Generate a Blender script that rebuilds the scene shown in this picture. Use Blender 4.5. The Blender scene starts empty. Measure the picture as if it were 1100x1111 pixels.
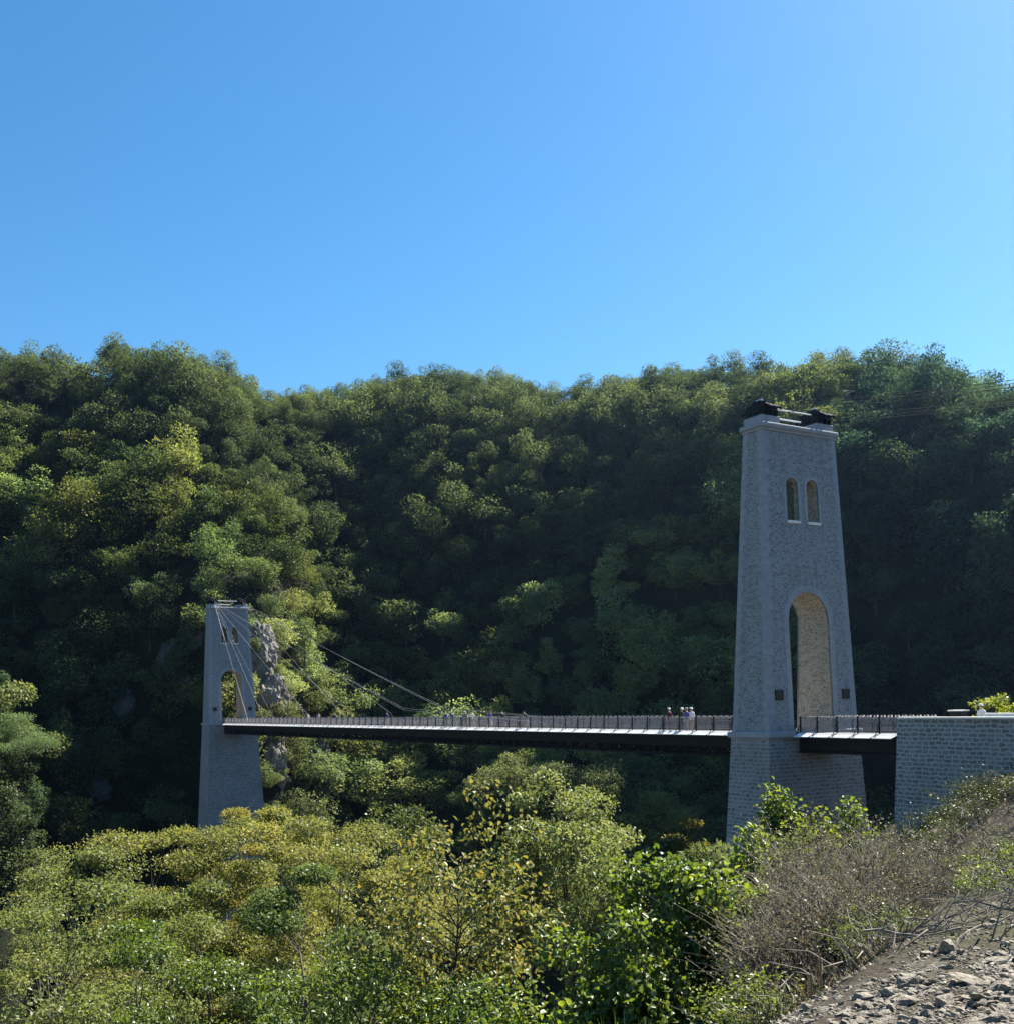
import bpy, bmesh, math, random
import numpy as np
from mathutils import Vector, Matrix, noise
from mathutils.bvhtree import BVHTree

SC = bpy.context.scene
COL = SC.collection
R = math.radians
CAMZ = 2.35
F = 1150.0                      # focal length in photo pixels (photo 1100 px wide)
ROLL = R(1.26)
SUN_AZ, SUN_EL = R(48), R(48)

# ------------------------------------------------------------------ helpers
def link(o):
    COL.objects.link(o); return o

def tag(o, label=None, cat=None, group=None, kind=None):
    if label: o['label'] = label
    if cat: o['category'] = cat
    if group: o['group'] = group
    if kind: o['kind'] = kind
    return o

def empty(name, loc=(0, 0, 0), rz=0.0):
    o = bpy.data.objects.new(name, None); o.empty_display_size = .3
    o.location = loc; o.rotation_euler = (0, 0, rz)
    return link(o)

def ray(px, py):
    """photo pixel -> direction with y = 1"""
    dx, dy = px - 550.0, py - 764.0
    c, s = math.cos(ROLL), math.sin(ROLL)
    return (dx * c - dy * s) / F, -(dx * s + dy * c) / F

def at(px, py, Y):
    a, e = ray(px, py)
    return Vector((a * Y, Y, CAMZ + e * Y))

def mesh_np(name, V, quads):
    """V (n,3) float, quads (m,k) int -> mesh, fast"""
    V = np.ascontiguousarray(V, dtype=np.float32); quads = np.ascontiguousarray(quads, dtype=np.int32)
    m, k = quads.shape
    me = bpy.data.meshes.new(name)
    me.vertices.add(len(V)); me.vertices.foreach_set('co', V.ravel())
    me.loops.add(m * k); me.loops.foreach_set('vertex_index', quads.ravel())
    me.polygons.add(m)
    me.polygons.foreach_set('loop_start', np.arange(0, m * k, k, dtype=np.int32))
    me.polygons.foreach_set('loop_total', np.full(m, k, dtype=np.int32))
    me.update(calc_edges=True)
    return me

class MB:
    """collects boxes, bars, tubes into one mesh"""
    def __init__(s): s.v = []; s.f = []
    def add(s, vs, fs):
        n = len(s.v); s.v.extend([tuple(p) for p in vs]); s.f.extend([tuple(i + n for i in q) for q in fs])
    def box(s, x0, x1, y0, y1, z0, z1):
        s.add([(x0, y0, z0), (x1, y0, z0), (x1, y1, z0), (x0, y1, z0), (x0, y0, z1), (x1, y0, z1), (x1, y1, z1), (x0, y1, z1)],
              [(3, 2, 1, 0), (4, 5, 6, 7), (0, 1, 5, 4), (1, 2, 6, 5), (2, 3, 7, 6), (3, 0, 4, 7)])
    def frus(s, w0, d0, z0, w1, d1, z1):
        """x half-depth d, y half-width w"""
        s.add([(-d0, -w0, z0), (d0, -w0, z0), (d0, w0, z0), (-d0, w0, z0), (-d1, -w1, z1), (d1, -w1, z1), (d1, w1, z1), (-d1, w1, z1)],
              [(3, 2, 1, 0), (4, 5, 6, 7), (0, 1, 5, 4), (1, 2, 6, 5), (2, 3, 7, 6), (3, 0, 4, 7)])
    def tube(s, pts, rad, n=6, cap=True):
        pts = [Vector(p) for p in pts]
        if not hasattr(rad, '__len__'): rad = [rad] * len(pts)
        vs = []; fs = []
        ref = None
        for i, p in enumerate(pts):
            d = (pts[min(i + 1, len(pts) - 1)] - pts[max(i - 1, 0)])
            if d.length < 1e-9: d = Vector((0, 0, 1))
            d.normalize()
            if ref is None:
                ref = Vector((1, 0, 0)) if abs(d.x) < .8 else Vector((0, 1, 0))
            u = ref - d * ref.dot(d)
            if u.length < 1e-6: u = d.orthogonal()
            u.normalize(); ref = u; w = d.cross(u)
            for k in range(n):
                a = 2 * math.pi * k / n
                vs.append(p + (u * math.cos(a) + w * math.sin(a)) * rad[i])
        for i in range(len(pts) - 1):
            for k in range(n):
                a, b2 = i * n + k, i * n + (k + 1) % n
                fs.append((a, b2, b2 + n, a + n))
        if cap:
            fs.append(tuple(range(n - 1, -1, -1))); fs.append(tuple((len(pts) - 1) * n + k for k in range(n)))
        s.add(vs, fs)
    def bar(s, a, b, r): s.tube([a, b], r, 4)
    def mesh(s, name):
        me = bpy.data.meshes.new(name); me.from_pydata(s.v, [], s.f); me.update(); return me
    def build(s, name, mat, parent=None, smooth=False, uv=False):
        me = s.mesh(name)
        return obj(name, me, mat, parent, smooth, uv)

def box_uv(me):
    uvl = me.uv_layers.new(name='UVMap').data
    vs = me.vertices; lp = me.loops
    for p in me.polygons:
        n = p.normal
        for li in p.loop_indices:
            c = vs[lp[li].vertex_index].co
            if abs(n.z) > .75: q = (c.x, c.y)
            elif abs(n.x) > abs(n.y): q = (c.y, c.z)
            else: q = (c.x, c.z)
            uvl[li].uv = q

def obj(name, me, mat, parent=None, smooth=False, uv=False):
    if uv: box_uv(me)
    if smooth:
        me.polygons.foreach_set('use_smooth', np.ones(len(me.polygons), dtype=bool))
    me.materials.clear(); me.materials.append(mat)
    o = bpy.data.objects.new(name, me); link(o)
    if parent: o.parent = parent
    return o

def bevelled(mb, w=.05, seg=2):
    me = mb.mesh('m'); bm = bmesh.new(); bm.from_mesh(me)
    bmesh.ops.bevel(bm, geom=list(bm.edges), offset=w, segments=seg, profile=.5, affect='EDGES')
    bm.to_mesh(me); bm.free(); me.update(); return me

def copy_tree(o, parent=None):
    c = o.copy(); COL.objects.link(c)
    if parent: c.parent = parent
    for ch in list(o.children): copy_tree(ch, c)
    return c

# ------------------------------------------------------------------ materials
class NT:
    def __init__(s, name):
        s.m = bpy.data.materials.new(name); s.m.use_nodes = True
        s.t = s.m.node_tree; s.t.nodes.clear()
        s.out = s.n('ShaderNodeOutputMaterial')
    def n(s, typ, **kw):
        nd = s.t.nodes.new(typ)
        for k, v in kw.items():
            if k.startswith('_'): setattr(nd, k[1:], v)
            else:
                key = k.replace('__', ' ')
                nd.inputs[key].default_value = v
        return nd
    def l(s, a, b): s.t.links.new(a, b)
    def ramp(s, fac, stops):
        r = s.n('ShaderNodeValToRGB'); e = r.color_ramp.elements
        while len(e) < len(stops): e.new(.5)
        for i, (p, c) in enumerate(stops):
            e[i].position = p; e[i].color = (*c, 1) if len(c) == 3 else c
        s.l(fac, r.inputs[0]); return r.outputs[0]
    def mix(s, fac, a, b, mode='MIX'):
        m = s.n('ShaderNodeMix', _data_type='RGBA', _blend_type=mode)
        for sock, v in ((m.inputs[0], fac), (m.inputs[6], a), (m.inputs[7], b)):
            if isinstance(v, (int, float)): sock.default_value = v
            elif isinstance(v, tuple): sock.default_value = (*v, 1) if len(v) == 3 else v
            else: s.l(v, sock)
        return m.outputs[2]
    def noise(s, vec, scale, detail=4, rough=.55):
        n = s.n('ShaderNodeTexNoise', Scale=scale, Detail=detail, Roughness=rough)
        if vec is not None: s.l(vec, n.inputs['Vector'])
        return n.outputs['Fac']
    def princ(s, col, rough=.7, spec=.3, metal=0.0, bump=None, bstr=.4, bdist=.05):
        p = s.n('ShaderNodeBsdfPrincipled')
        p.inputs['Roughness'].default_value = rough; p.inputs['Metallic'].default_value = metal
        p.inputs['Specular IOR Level'].default_value = spec
        if isinstance(col, tuple): p.inputs['Base Color'].default_value = (*col, 1)
        else: s.l(col, p.inputs['Base Color'])
        if bump is not None:
            b = s.n('ShaderNodeBump', Strength=bstr, Distance=bdist)
            s.l(bump, b.inputs['Height']); s.l(b.outputs[0], p.inputs['Normal'])
        s.l(p.outputs[0], s.out.inputs['Surface'])
        return p

def mat_leaf(name, stops, trans=.45, tcol=(1.25, 1.15, .45), gloss=.06, tint=False, patch=0.35, patch_scale=.6, rough=.45):
    t = NT(name)
    g = t.n('ShaderNodeNewGeometry'); oi = t.n('ShaderNodeObjectInfo'); tc = t.n('ShaderNodeTexCoord')
    nz = t.noise(tc.outputs['Object'], patch_scale, 2)
    a = t.n('ShaderNodeMath', _operation='MULTIPLY'); t.l(g.outputs['Random Per Island'], a.inputs[0]); a.inputs[1].default_value = 1 - patch
    b = t.n('ShaderNodeMath', _operation='MULTIPLY_ADD'); t.l(nz, b.inputs[0]); b.inputs[1].default_value = patch * 1.6; b.inputs[2].default_value = -patch * .3
    c = t.n('ShaderNodeMath', _operation='ADD'); t.l(a.outputs[0], c.inputs[0]); t.l(b.outputs[0], c.inputs[1])
    fac = c.outputs[0]
    if tint:
        d = t.n('ShaderNodeMath', _operation='MULTIPLY_ADD'); t.l(oi.outputs['Random'], d.inputs[0]); d.inputs[1].default_value = .45; d.inputs[2].default_value = -.22
        e = t.n('ShaderNodeMath', _operation='ADD'); t.l(fac, e.inputs[0]); t.l(d.outputs[0], e.inputs[1]); fac = e.outputs[0]
    col = t.ramp(fac, stops)
    if tint:
        col = t.mix(1.0, col, oi.outputs['Color'], 'MULTIPLY')
    dif = t.n('ShaderNodeBsdfDiffuse'); t.l(col, dif.inputs['Color'])
    tr = t.n('ShaderNodeBsdfTranslucent')
    tcn = t.mix(1.0, col, tcol, 'MULTIPLY'); t.l(tcn, tr.inputs['Color'])
    m1 = t.n('ShaderNodeMixShader', Fac=trans); t.l(dif.outputs[0], m1.inputs[1]); t.l(tr.outputs[0], m1.inputs[2])
    gl = t.n('ShaderNodeBsdfGlossy', Roughness=rough); gl.inputs['Color'].default_value = (.8, .85, .8, 1)
    m2 = t.n('ShaderNodeMixShader', Fac=gloss); t.l(m1.outputs[0], m2.inputs[1]); t.l(gl.outputs[0], m2.inputs[2])
    t.l(m2.outputs[0], t.out.inputs['Surface'])
    return t.m

def mat_bark(name, c0, c1, scale=6):
    t = NT(name); tc = t.n('ShaderNodeTexCoord')
    n = t.noise(tc.outputs['Object'], scale, 5)
    t.princ(t.ramp(n, [(.3, c0), (.7, c1)]), .9, .15, bump=n, bstr=.5, bdist=.02)
    return t.m

def mat_rubble(name, tint=None):
    """light lime mortar rubble with scattered dark stones"""
    t = NT(name); uv = t.n('ShaderNodeUVMap'); v = uv.outputs[0]
    nz = t.n('ShaderNodeTexNoise', Scale=2.2, Detail=3); t.l(v, nz.inputs['Vector'])
    dist = t.mix(.09, v, nz.outputs['Color'])
    mp = t.n('ShaderNodeMapping'); t.l(dist, mp.inputs['Vector']); mp.inputs['Scale'].default_value = (4.9, 7.2, 1)
    ed = t.n('ShaderNodeTexVoronoi', _feature='DISTANCE_TO_EDGE', _voronoi_dimensions='2D', Scale=1.0); t.l(mp.outputs[0], ed.inputs['Vector'])
    ce = t.n('ShaderNodeTexVoronoi', _feature='F1', _voronoi_dimensions='2D', Scale=1.0); t.l(mp.outputs[0], ce.inputs['Vector'])
    sep = t.n('ShaderNodeSeparateColor'); t.l(ce.outputs['Color'], sep.inputs[0])
    big = t.noise(v, .5, 3)
    thr = t.n('ShaderNodeMath', _operation='MULTIPLY_ADD'); t.l(big, thr.inputs[0]); thr.inputs[1].default_value = .35; t.l(sep.outputs[0], thr.inputs[2])
    stone = t.ramp(thr.outputs[0], [(.22, (.10, .105, .115)), (.48, (.155, .163, .177)), (.72, (.185, .194, .21)), (1.0, (.245, .255, .27))])
    mort = t.mix(t.noise(v, 9, 4), (.265, .277, .298), (.345, .357, .375))
    fac = t.ramp(ed.outputs['Distance'], [(.07, (0, 0, 0)), (.16, (1, 1, 1))])
    col = t.mix(fac, mort, stone)
    st = t.noise(v, .18, 4)
    col = t.mix(t.ramp(st, [(.45, (0, 0, 0)), (.75, (.35, .35, .35))]), col, (.22, .21, .19))
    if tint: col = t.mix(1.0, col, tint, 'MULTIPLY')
    # rain streaks running down the face
    sm = t.n('ShaderNodeMapping'); t.l(v, sm.inputs['Vector']); sm.inputs['Scale'].default_value = (1.1, .07, 1)
    sk = t.noise(sm.outputs[0], 1.0, 4)
    if not tint: col = t.mix(t.ramp(sk, [(.52, (0, 0, 0)), (.72, (.32, .32, .32))]), col, (.15, .155, .155))
    t.princ(col, .92, .2, bump=t.mix(.5, fac, t.noise(v, 14, 4)), bstr=.6, bdist=.05)
    return t.m

def mat_coursed(name, dark=(.12, .115, .11), mort=(.46, .44, .41), sc=1.0, stain=.5):
    """squared stones laid in courses, pale joints"""
    t = NT(name); uv = t.n('ShaderNodeUVMap'); v = uv.outputs[0]
    nz = t.n('ShaderNodeTexNoise', Scale=2.6, Detail=4); t.l(v, nz.inputs['Vector'])
    dist = t.mix(.20, v, nz.outputs['Color'])
    br = t.n('ShaderNodeTexBrick', Scale=1.0 / sc); t.l(dist, br.inputs['Vector'])
    br.inputs['Brick Width'].default_value = .38; br.inputs['Row Height'].default_value = .215
    br.inputs['Mortar Size'].default_value = .04; br.inputs['Mortar Smooth'].default_value = .35
    br.inputs['Color1'].default_value = (*dark, 1); br.inputs['Color2'].default_value = (dark[0] * 2.7, dark[1] * 2.65, dark[2] * 2.6, 1)
    br.inputs['Mortar'].default_value = (*mort, 1); br.inputs['Bias'].default_value = -.1
    br.offset = .45; br.squash = 1.25; br.squash_frequency = 3
    col = t.mix(t.noise(v, 7, 4), br.outputs['Color'], (.27, .26, .24), 'MIX')
    col = t.mix(.55, br.outputs['Color'], col)
    st = t.noise(v, .22, 4)
    col = t.mix(t.ramp(st, [(.45, (0, 0, 0)), (.75, (stain, stain, stain))]), col, (.13, .125, .105))
    t.princ(col, .92, .2, bump=t.mix(.4, br.outputs['Fac'], t.noise(v, 14, 4)), bstr=.45, bdist=.04)
    return t.m

def mat_simple(name, c0, c1, scale=4, rough=.8, spec=.3, metal=0, bstr=.2, bdist=.02, coord='Object'):
    t = NT(name); tc = t.n('ShaderNodeTexCoord'); n = t.noise(tc.outputs[coord], scale, 5)
    t.princ(t.ramp(n, [(.3, c0), (.7, c1)]), rough, spec, metal, bump=n, bstr=bstr, bdist=bdist)
    return t.m

M = {}
M['rubble'] = mat_rubble('rubble_masonry'); M['intrados'] = mat_rubble('bounce_tinted_rubble', (1.55, 1.36, 1.06))  # intrados: warm tint paints sun bounce into the masonry colour
M['coursed'] = mat_coursed('coursed_masonry', (.085, .09, .10), (.30, .31, .33))
M['abut'] = mat_coursed('abutment_masonry', (.075, .08, .088), (.36, .37, .38), .95, .25)
M['dressed'] = mat_simple('dressed_stone', (.22, .235, .262), (.30, .315, .34), 2.5, .9, .2, bstr=.25)
M['coping'] = mat_simple('pale_coping', (.60, .59, .56), (.72, .71, .68), 3, .7, .3)
M['dark_steel'] = mat_simple('dark_steel', (.005, .005, .006), (.011, .011, .012), 5, .65, .15, bstr=.1)
M['rail'] = mat_simple('painted_railing', (.17, .165, .18), (.26, .25, .27), 6, .38, .6, bstr=.05)
M['ledge'] = mat_simple('white_ledge', (.80, .80, .78), (.86, .86, .84), 3, .22, .8, bstr=.05)
M['cable'] = mat_simple('galvanised_cable', (.23, .23, .24), (.36, .36, .37), 6, .5, .4, .3, bstr=.05)
M['rod'] = mat_simple('bright_rod', (.65, .65, .66), (.75, .75, .76), 6, .3, .5, .3, bstr=.05)
M['plank'] = mat_simple('deck_planks', (.17, .15, .13), (.26, .23, .2), 5, .85, .2)
M['plaque'] = mat_simple('iron_plate', (.015, .013, .012), (.03, .026, .022), 8, .6, .3)
M['rock'] = mat_simple('shade_toned_rock', (.016, .018, .02), (.10, .102, .104), .55, .95, .15, bstr=.9, bdist=.5)  # dark version: shade on the cliffs is put into the rock colour
M['sun_toned_rock'] = mat_simple('sun_toned_rock', (.05, .047, .038), (.27, .255, .22), .8, .95, .15, bstr=1, bdist=.5)  # pale version: sunlight on the spur is put into the rock colour
M['stone'] = mat_simple('rubble_stone', (.05, .044, .035), (.29, .262, .215), 7, .9, .2, bstr=.5, bdist=.03)
M['bark_dark'] = mat_bark('dark_bark', (.03, .026, .02), (.09, .08, .065))
M['bark_mid'] = mat_bark('grey_bark', (.07, .062, .05), (.19, .175, .15), 8)
M['bark_pale'] = mat_bark('pale_bark', (.16, .15, .135), (.34, .325, .30), 10)
M['twig'] = mat_bark('brown_twig', (.06, .052, .042), (.19, .17, .145), 4)
M['deadwood'] = mat_bark('dead_wood', (.06, .053, .043), (.23, .21, .18), 6)
M['straw'] = mat_leaf('dry_grass', [(.2, (.05, .043, .03)), (.8, (.125, .112, .082))], .3, (1.1, 1, .8), .02)
M['grass'] = mat_leaf('green_grass', [(.2, (.06, .09, .025)), (.8, (.16, .20, .06))], .4, (1.2, 1.2, .5), .04)
M['leaf_hill'] = mat_leaf('hillside_foliage', [(.1, (.030, .045, .022)), (.45, (.072, .094, .046)), (.75, (.135, .158, .074)), (1, (.22, .228, .11))], .48, (1.08, 1.18, .65), .012, tint=True, patch=.62, patch_scale=.22)
M['leaf_yel'] = mat_leaf('yellowing_foliage', [(.05, (.06, .088, .036)), (.4, (.12, .15, .058)), (.75, (.20, .218, .08)), (1, (.32, .29, .10))], .5, (1.15, 1.15, .6), .018, tint=True, patch=.5, patch_scale=.35)
M['leaf_birch'] = mat_leaf('autumn_birch_foliage', [(.05, (.07, .095, .03)), (.45, (.15, .18, .065)), (.78, (.21, .20, .065)), (.93, (.30, .21, .07)), (1, (.40, .17, .07))], .45, (1.25, 1.05, .5), .022, patch=.45, patch_scale=.7, rough=.4)
M['leaf_green'] = mat_leaf('fresh_green_foliage', [(.05, (.05, .08, .025)), (.5, (.10, .14, .04)), (1, (.19, .225, .06))], .5, (1.35, 1.3, .4), .035, tint=True, patch=.3, patch_scale=.9, rough=.45)
M['leaf_pale'] = mat_leaf('pale_ash_foliage', [(.05, (.06, .085, .035)), (.5, (.11, .14, .055)), (1, (.18, .20, .08))], .4, (1.2, 1.15, .6), .02, tint=True, patch=.3)
M['leaf_brown'] = mat_leaf('browning_leaves', [(.05, (.085, .08, .05)), (.5, (.15, .14, .09)), (1, (.24, .22, .16))], .35, (1.1, 1.05, .8), .02)

def mat_ground():
    t = NT('slope_soil'); tc = t.n('ShaderNodeTexCoord'); v = tc.outputs['Object']
    a = t.noise(v, .35, 6); b = t.noise(v, 2.5, 6, .7); c = t.noise(v, 11, 5, .7)
    soil = t.ramp(b, [(.3, (.022, .018, .013)), (.5, (.05, .043, .033)), (.7, (.10, .09, .072))])
    moss = t.mix(c, (.03, .042, .016), (.085, .10, .04))
    col = t.mix(t.ramp(a, [(.5, (0, 0, 0)), (.7, (.55, .55, .55))]), soil, moss)
    t.princ(col, .95, .1, bump=t.mix(.5, b, c), bstr=.8, bdist=.12); return t.m
M['ground'] = mat_ground()
def mat_hill():
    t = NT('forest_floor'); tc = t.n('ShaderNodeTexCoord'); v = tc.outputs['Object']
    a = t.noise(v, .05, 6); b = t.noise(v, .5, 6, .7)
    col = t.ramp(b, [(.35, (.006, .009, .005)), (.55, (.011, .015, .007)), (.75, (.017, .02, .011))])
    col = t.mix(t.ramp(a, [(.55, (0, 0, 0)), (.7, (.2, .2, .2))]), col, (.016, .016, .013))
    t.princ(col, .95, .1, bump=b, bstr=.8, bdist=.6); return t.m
M['hill'] = mat_hill()

# ------------------------------------------------------------------ camera, sun, sky
cam = bpy.data.cameras.new('camera'); co = link(bpy.data.objects.new('camera', cam))
cam.sensor_fit = 'HORIZONTAL'; cam.sensor_width = 36; cam.lens = 36 * F / 1100
cam.shift_y = (764 - 555.5) / 1100; cam.clip_start = .1; cam.clip_end = 4000
co.matrix_world = Matrix.Translation((0, 0, CAMZ)) @ Matrix.Rotation(R(90), 4, 'X') @ Matrix.Rotation(-ROLL, 4, 'Z')
SC.camera = co
sl = bpy.data.lights.new('sun', 'SUN'); sl.energy = 5.0; sl.angle = R(.53); sl.color = (1, .93, .82)
so = link(bpy.data.objects.new('sun', sl))
sdir = Vector((math.sin(SUN_AZ) * math.cos(SUN_EL), math.cos(SUN_AZ) * math.cos(SUN_EL), math.sin(SUN_EL)))
so.rotation_euler = sdir.to_track_quat('Z', 'Y').to_euler(); so.location = (120, 130, 160)
w = bpy.data.worlds.new('World'); SC.world = w; w.use_nodes = True
wt = w.node_tree; wt.nodes.clear()
sky = wt.nodes.new('ShaderNodeTexSky'); sky.sky_type = 'NISHITA'; sky.sun_disc = False
sky.sun_elevation = SUN_EL; sky.sun_rotation = SUN_AZ
sky.altitude = 400; sky.air_density = 1.0; sky.dust_density = .4; sky.ozone_density = 2.6
hs = wt.nodes.new('ShaderNodeHueSaturation'); hs.inputs['Saturation'].default_value = 1.30; hs.inputs['Hue'].default_value = .492
bg = wt.nodes.new('ShaderNodeBackground'); bg.inputs['Strength'].default_value = .05
wo = wt.nodes.new('ShaderNodeOutputWorld')
wt.links.new(sky.outputs[0], hs.inputs['Color']); wt.links.new(hs.outputs[0], bg.inputs[0]); wt.links.new(bg.outputs[0], wo.inputs[0])
SC.view_settings.view_transform = 'Standard'; SC.view_settings.look = 'None'
SC.view_settings.exposure = 1.9; SC.view_settings.gamma = 1
cy = SC.cycles
cy.use_denoising = True
try: cy.denoiser = 'OPENIMAGEDENOISE'
except Exception: pass
cy.max_bounces = 7; cy.diffuse_bounces = 3; cy.glossy_bounces = 2; cy.transmission_bounces = 5; cy.transparent_max_bounces = 6; cy.volume_bounces = 0
cy.sample_clamp_indirect = 3; cy.sample_clamp_direct = 6; cy.caustics_reflective = False; cy.caustics_refractive = False

hz = NT('haze_air'); hv = hz.n('ShaderNodeVolumePrincipled', Density=.00007, Anisotropy=.8)
hv.inputs['Color'].default_value = (.38, .62, 1, 1); hz.l(hv.outputs[0], hz.out.inputs['Volume'])
mb = MB(); mb.box(-960, 960, -560, 1260, -100, 150); hb = mb.build('haze', hz.m); tag(hb, kind='stuff')

# ------------------------------------------------------------------ terrain
P1 = Vector((20.3, 74.7, 0)); BX = Vector((.51007652, -.86012903, 0))      # bridge axis, from far bank to near bank
BY = Vector((.86012903, .51007652, 0))                                      # across the bridge, away from the camera
BROT = math.atan2(BX.y, BX.x)
def bpt(t, y, z): return P1 + BX * t + BY * y + Vector((0, 0, z))

def fbm(x, y, s, seed=0.0):
    return noise.fractal(Vector((x / s, y / s, seed)), 1.0, 2.0, 5)

def near_z(x, y):
    e = -(.91 * (x - 3) - .414 * (y - 5))
    e -= 1.9 * math.exp(-(max(y, 0) / 11.0) ** 2) * (1 if e > 0 else .4)
    yy = .046 * max(0, y - 5)
    if e < 0: z = .72 + .22 * (-e) * (1 if e > -25 else .6) - yy
    else: z = .72 - yy - .70 * e - .004 * e * e
    amp = .12 + .25 * min(1, max(0, (math.hypot(x, y) - 7) / 25))
    z += amp * fbm(x, y, 3.0, 3.3) * 1.4 + .6 * min(1, max(0, y - 15) / 40) * fbm(x, y, 14, 8.1)
    z -= .85 * math.exp(-((y - 26) / 10.0) ** 2) * (1 if e < 8 else .3)
    z -= 1.6 * math.exp(-((y - 46) / 9.0) ** 2) * math.exp(-(e / 9.0) ** 2)
    return max(z, -88 + 1.5 * fbm(x, y, 30, 2))

def axis_samples():
    xs = np.concatenate([np.linspace(-900, -120, 14), np.linspace(-110, -14, 33), np.linspace(-13, 14, 91), np.linspace(15, 60, 46), np.linspace(65, 900, 20)])
    ys = np.concatenate([np.linspace(-500, -20, 10), np.linspace(-16, 2, 10), np.linspace(2.4, 22, 80), np.linspace(23, 110, 75), np.linspace(115, 1200, 30)])
    return xs, ys
xs, ys = axis_samples()
GV = np.array([[x, y, near_z(x, y)] for y in ys for x in xs]); nx, ny = len(xs), len(ys)
ii = np.arange(nx * ny).reshape(ny, nx)
GQ = np.stack([ii[:-1, :-1], ii[:-1, 1:], ii[1:, 1:], ii[1:, :-1]], -1).reshape(-1, 4)
gme = mesh_np('ground', GV, GQ)
g = obj('ground', gme, M['ground'], smooth=True); tag(g, kind='structure')
BVG = BVHTree.FromPolygons([tuple(v) for v in GV], [tuple(int(i) for i in q) for q in GQ])

# far bank: depth of the slope along sight lines, turned into real ground
HC = np.array([-450, 0, 100, 200, 270, 340, 400, 480, 560, 640, 720, 800, 900, 1000, 1100, 1300, 1700], float)
SKYX = [-450, 0, 60, 100, 130, 200, 260, 310, 350, 420, 480, 550, 600, 650, 700, 720, 760, 820, 850, 890, 920, 950, 1000, 1040, 1100, 1300, 1700]
SKYY = [352, 366, 370, 388, 358, 366, 394, 420, 414, 392, 391, 393, 416, 402, 398, 388, 383, 380, 390, 375, 378, 372, 378, 395, 420, 440, 470]
HR = [480, 560, 640, 720, 800, 880]
HD = np.array([
 [250, 272, 277, 285, 300, 315, 325, 330, 330, 325, 305, 285, 262, 245, 232, 215, 200],   # ridge
 [232, 258, 262, 266, 280, 298, 305, 308, 305, 298, 280, 262, 240, 222, 212, 198, 185],
 [222, 240, 244, 246, 260, 284, 288, 288, 282, 276, 264, 248, 225, 208, 198, 186, 175],
 [214, 231, 231, 228, 226, 268, 274, 270, 264, 258, 252, 238, 214, 198, 188, 177, 167],
 [211, 227, 227, 224, 211, 246, 262, 256, 250, 245, 242, 230, 208, 190, 180, 170, 160],
 [202, 207, 221, 221, 207, 228, 250, 244, 238, 232, 230, 222, 202, 184, 173, 163, 155],
 [186, 190, 211, 213, 202, 214, 232, 214, 200, 196, 198, 206, 196, 178, 168, 158, 150]], float)
cols = np.arange(-450, 1701, 11.0)
TREE_UP = 8.8
def smooth1(a, k, axis):
    for _ in range(k):
        p = np.pad(a, [(1, 1) if i == axis else (0, 0) for i in range(a.ndim)], mode='edge')
        n = a.shape[axis]
        a = (p.take(range(0, n), axis) + 2 * p.take(range(1, n + 1), axis) + p.take(range(2, n + 2), axis)) / 4
    return a
ctrl = []       # list of rows: (py per column, Y per column)
Yr = smooth1(np.interp(cols, HC, HD[0]), 2, 0)
pyr = np.interp(cols, SKYX, SKYY) + TREE_UP * F / Yr
rowsY = [Yr] + [smooth1(np.interp(cols, HC, HD[i + 1]), 2, 0) for i in range(6)]
rowsP = [pyr] + [np.full(len(cols), float(y)) for y in HR]
W3 = []
for Yv, Pv in zip(rowsY, rowsP):
    W3.append(np.array([at(px, py, Y) for px, py, Y in zip(cols, Pv, Yv)]))
foot = W3[-1].copy(); dirn = foot[:, :2] / np.linalg.norm(foot[:, :2], axis=1)[:, None]
f1 = foot.copy(); f1[:, :2] -= dirn * 22; f1[:, 2] -= 34
f2 = foot.copy(); f2[:, :2] -= dirn * 42; f2[:, 2] = -95
back1 = W3[0].copy(); d0 = back1[:, :2] / np.linalg.norm(back1[:, :2], axis=1)[:, None]
back1[:, :2] += d0 * 45; back1[:, 2] += -4
back2 = W3[0].copy(); back2[:, :2] += d0 * 220; back2[:, 2] -= 40
chain = [back2, back1] + W3 + [f1, f2]
sub = [3, 6] + [10] * 6 + [7, 5]
HG = []
for i in range(len(chain) - 1):
    for k in range(sub[i]):
        tt = k / sub[i]; HG.append(chain[i] * (1 - tt) + chain[i + 1] * tt)
HG.append(chain[-1]); HG = np.array(HG)
HG = smooth1(smooth1(HG, 3, 0), 1, 1)
for r in range(HG.shape[0]):
    for c in range(HG.shape[1]):
        p = HG[r, c]; q = Vector((p[0] / 17, p[1] / 17, p[2] / 13))
        n1 = noise.fractal(q, 1.0, 2.0, 5)
        u_ = min(1.0, max(0.0, (r - 9) / 14.0)); n2 = noise.noise(Vector((p[0] / 34, p[1] / 60 + 3.7, p[2] / 90)))
        HG[r, c] += np.array([.3, -.85, .35]) * n1 * 2.6 + np.array([0, -1, 0]) * n2 * 7.0 * u_
hr, hc = HG.shape[:2]
ii = np.arange(hr * hc).reshape(hr, hc)
HQ = np.stack([ii[:-1, :-1], ii[1:, :-1], ii[1:, 1:], ii[:-1, 1:]], -1).reshape(-1, 4)
hme = mesh_np('hill', HG.reshape(-1, 3), HQ)
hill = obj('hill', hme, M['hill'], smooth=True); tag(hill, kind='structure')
HVL = [tuple(v) for v in HG.reshape(-1, 3)]
BVH_ = BVHTree.FromPolygons(HVL, [tuple(int(i) for i in q) for q in HQ])
def ground_at(x, y):
    z = -90.0
    for bv in (BVG, BVH_):
        h = bv.ray_cast(Vector((x, y, 400)), Vector((0, 0, -1)))
        if h[0] is not None: z = max(z, h[0].z)
    return z
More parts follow.
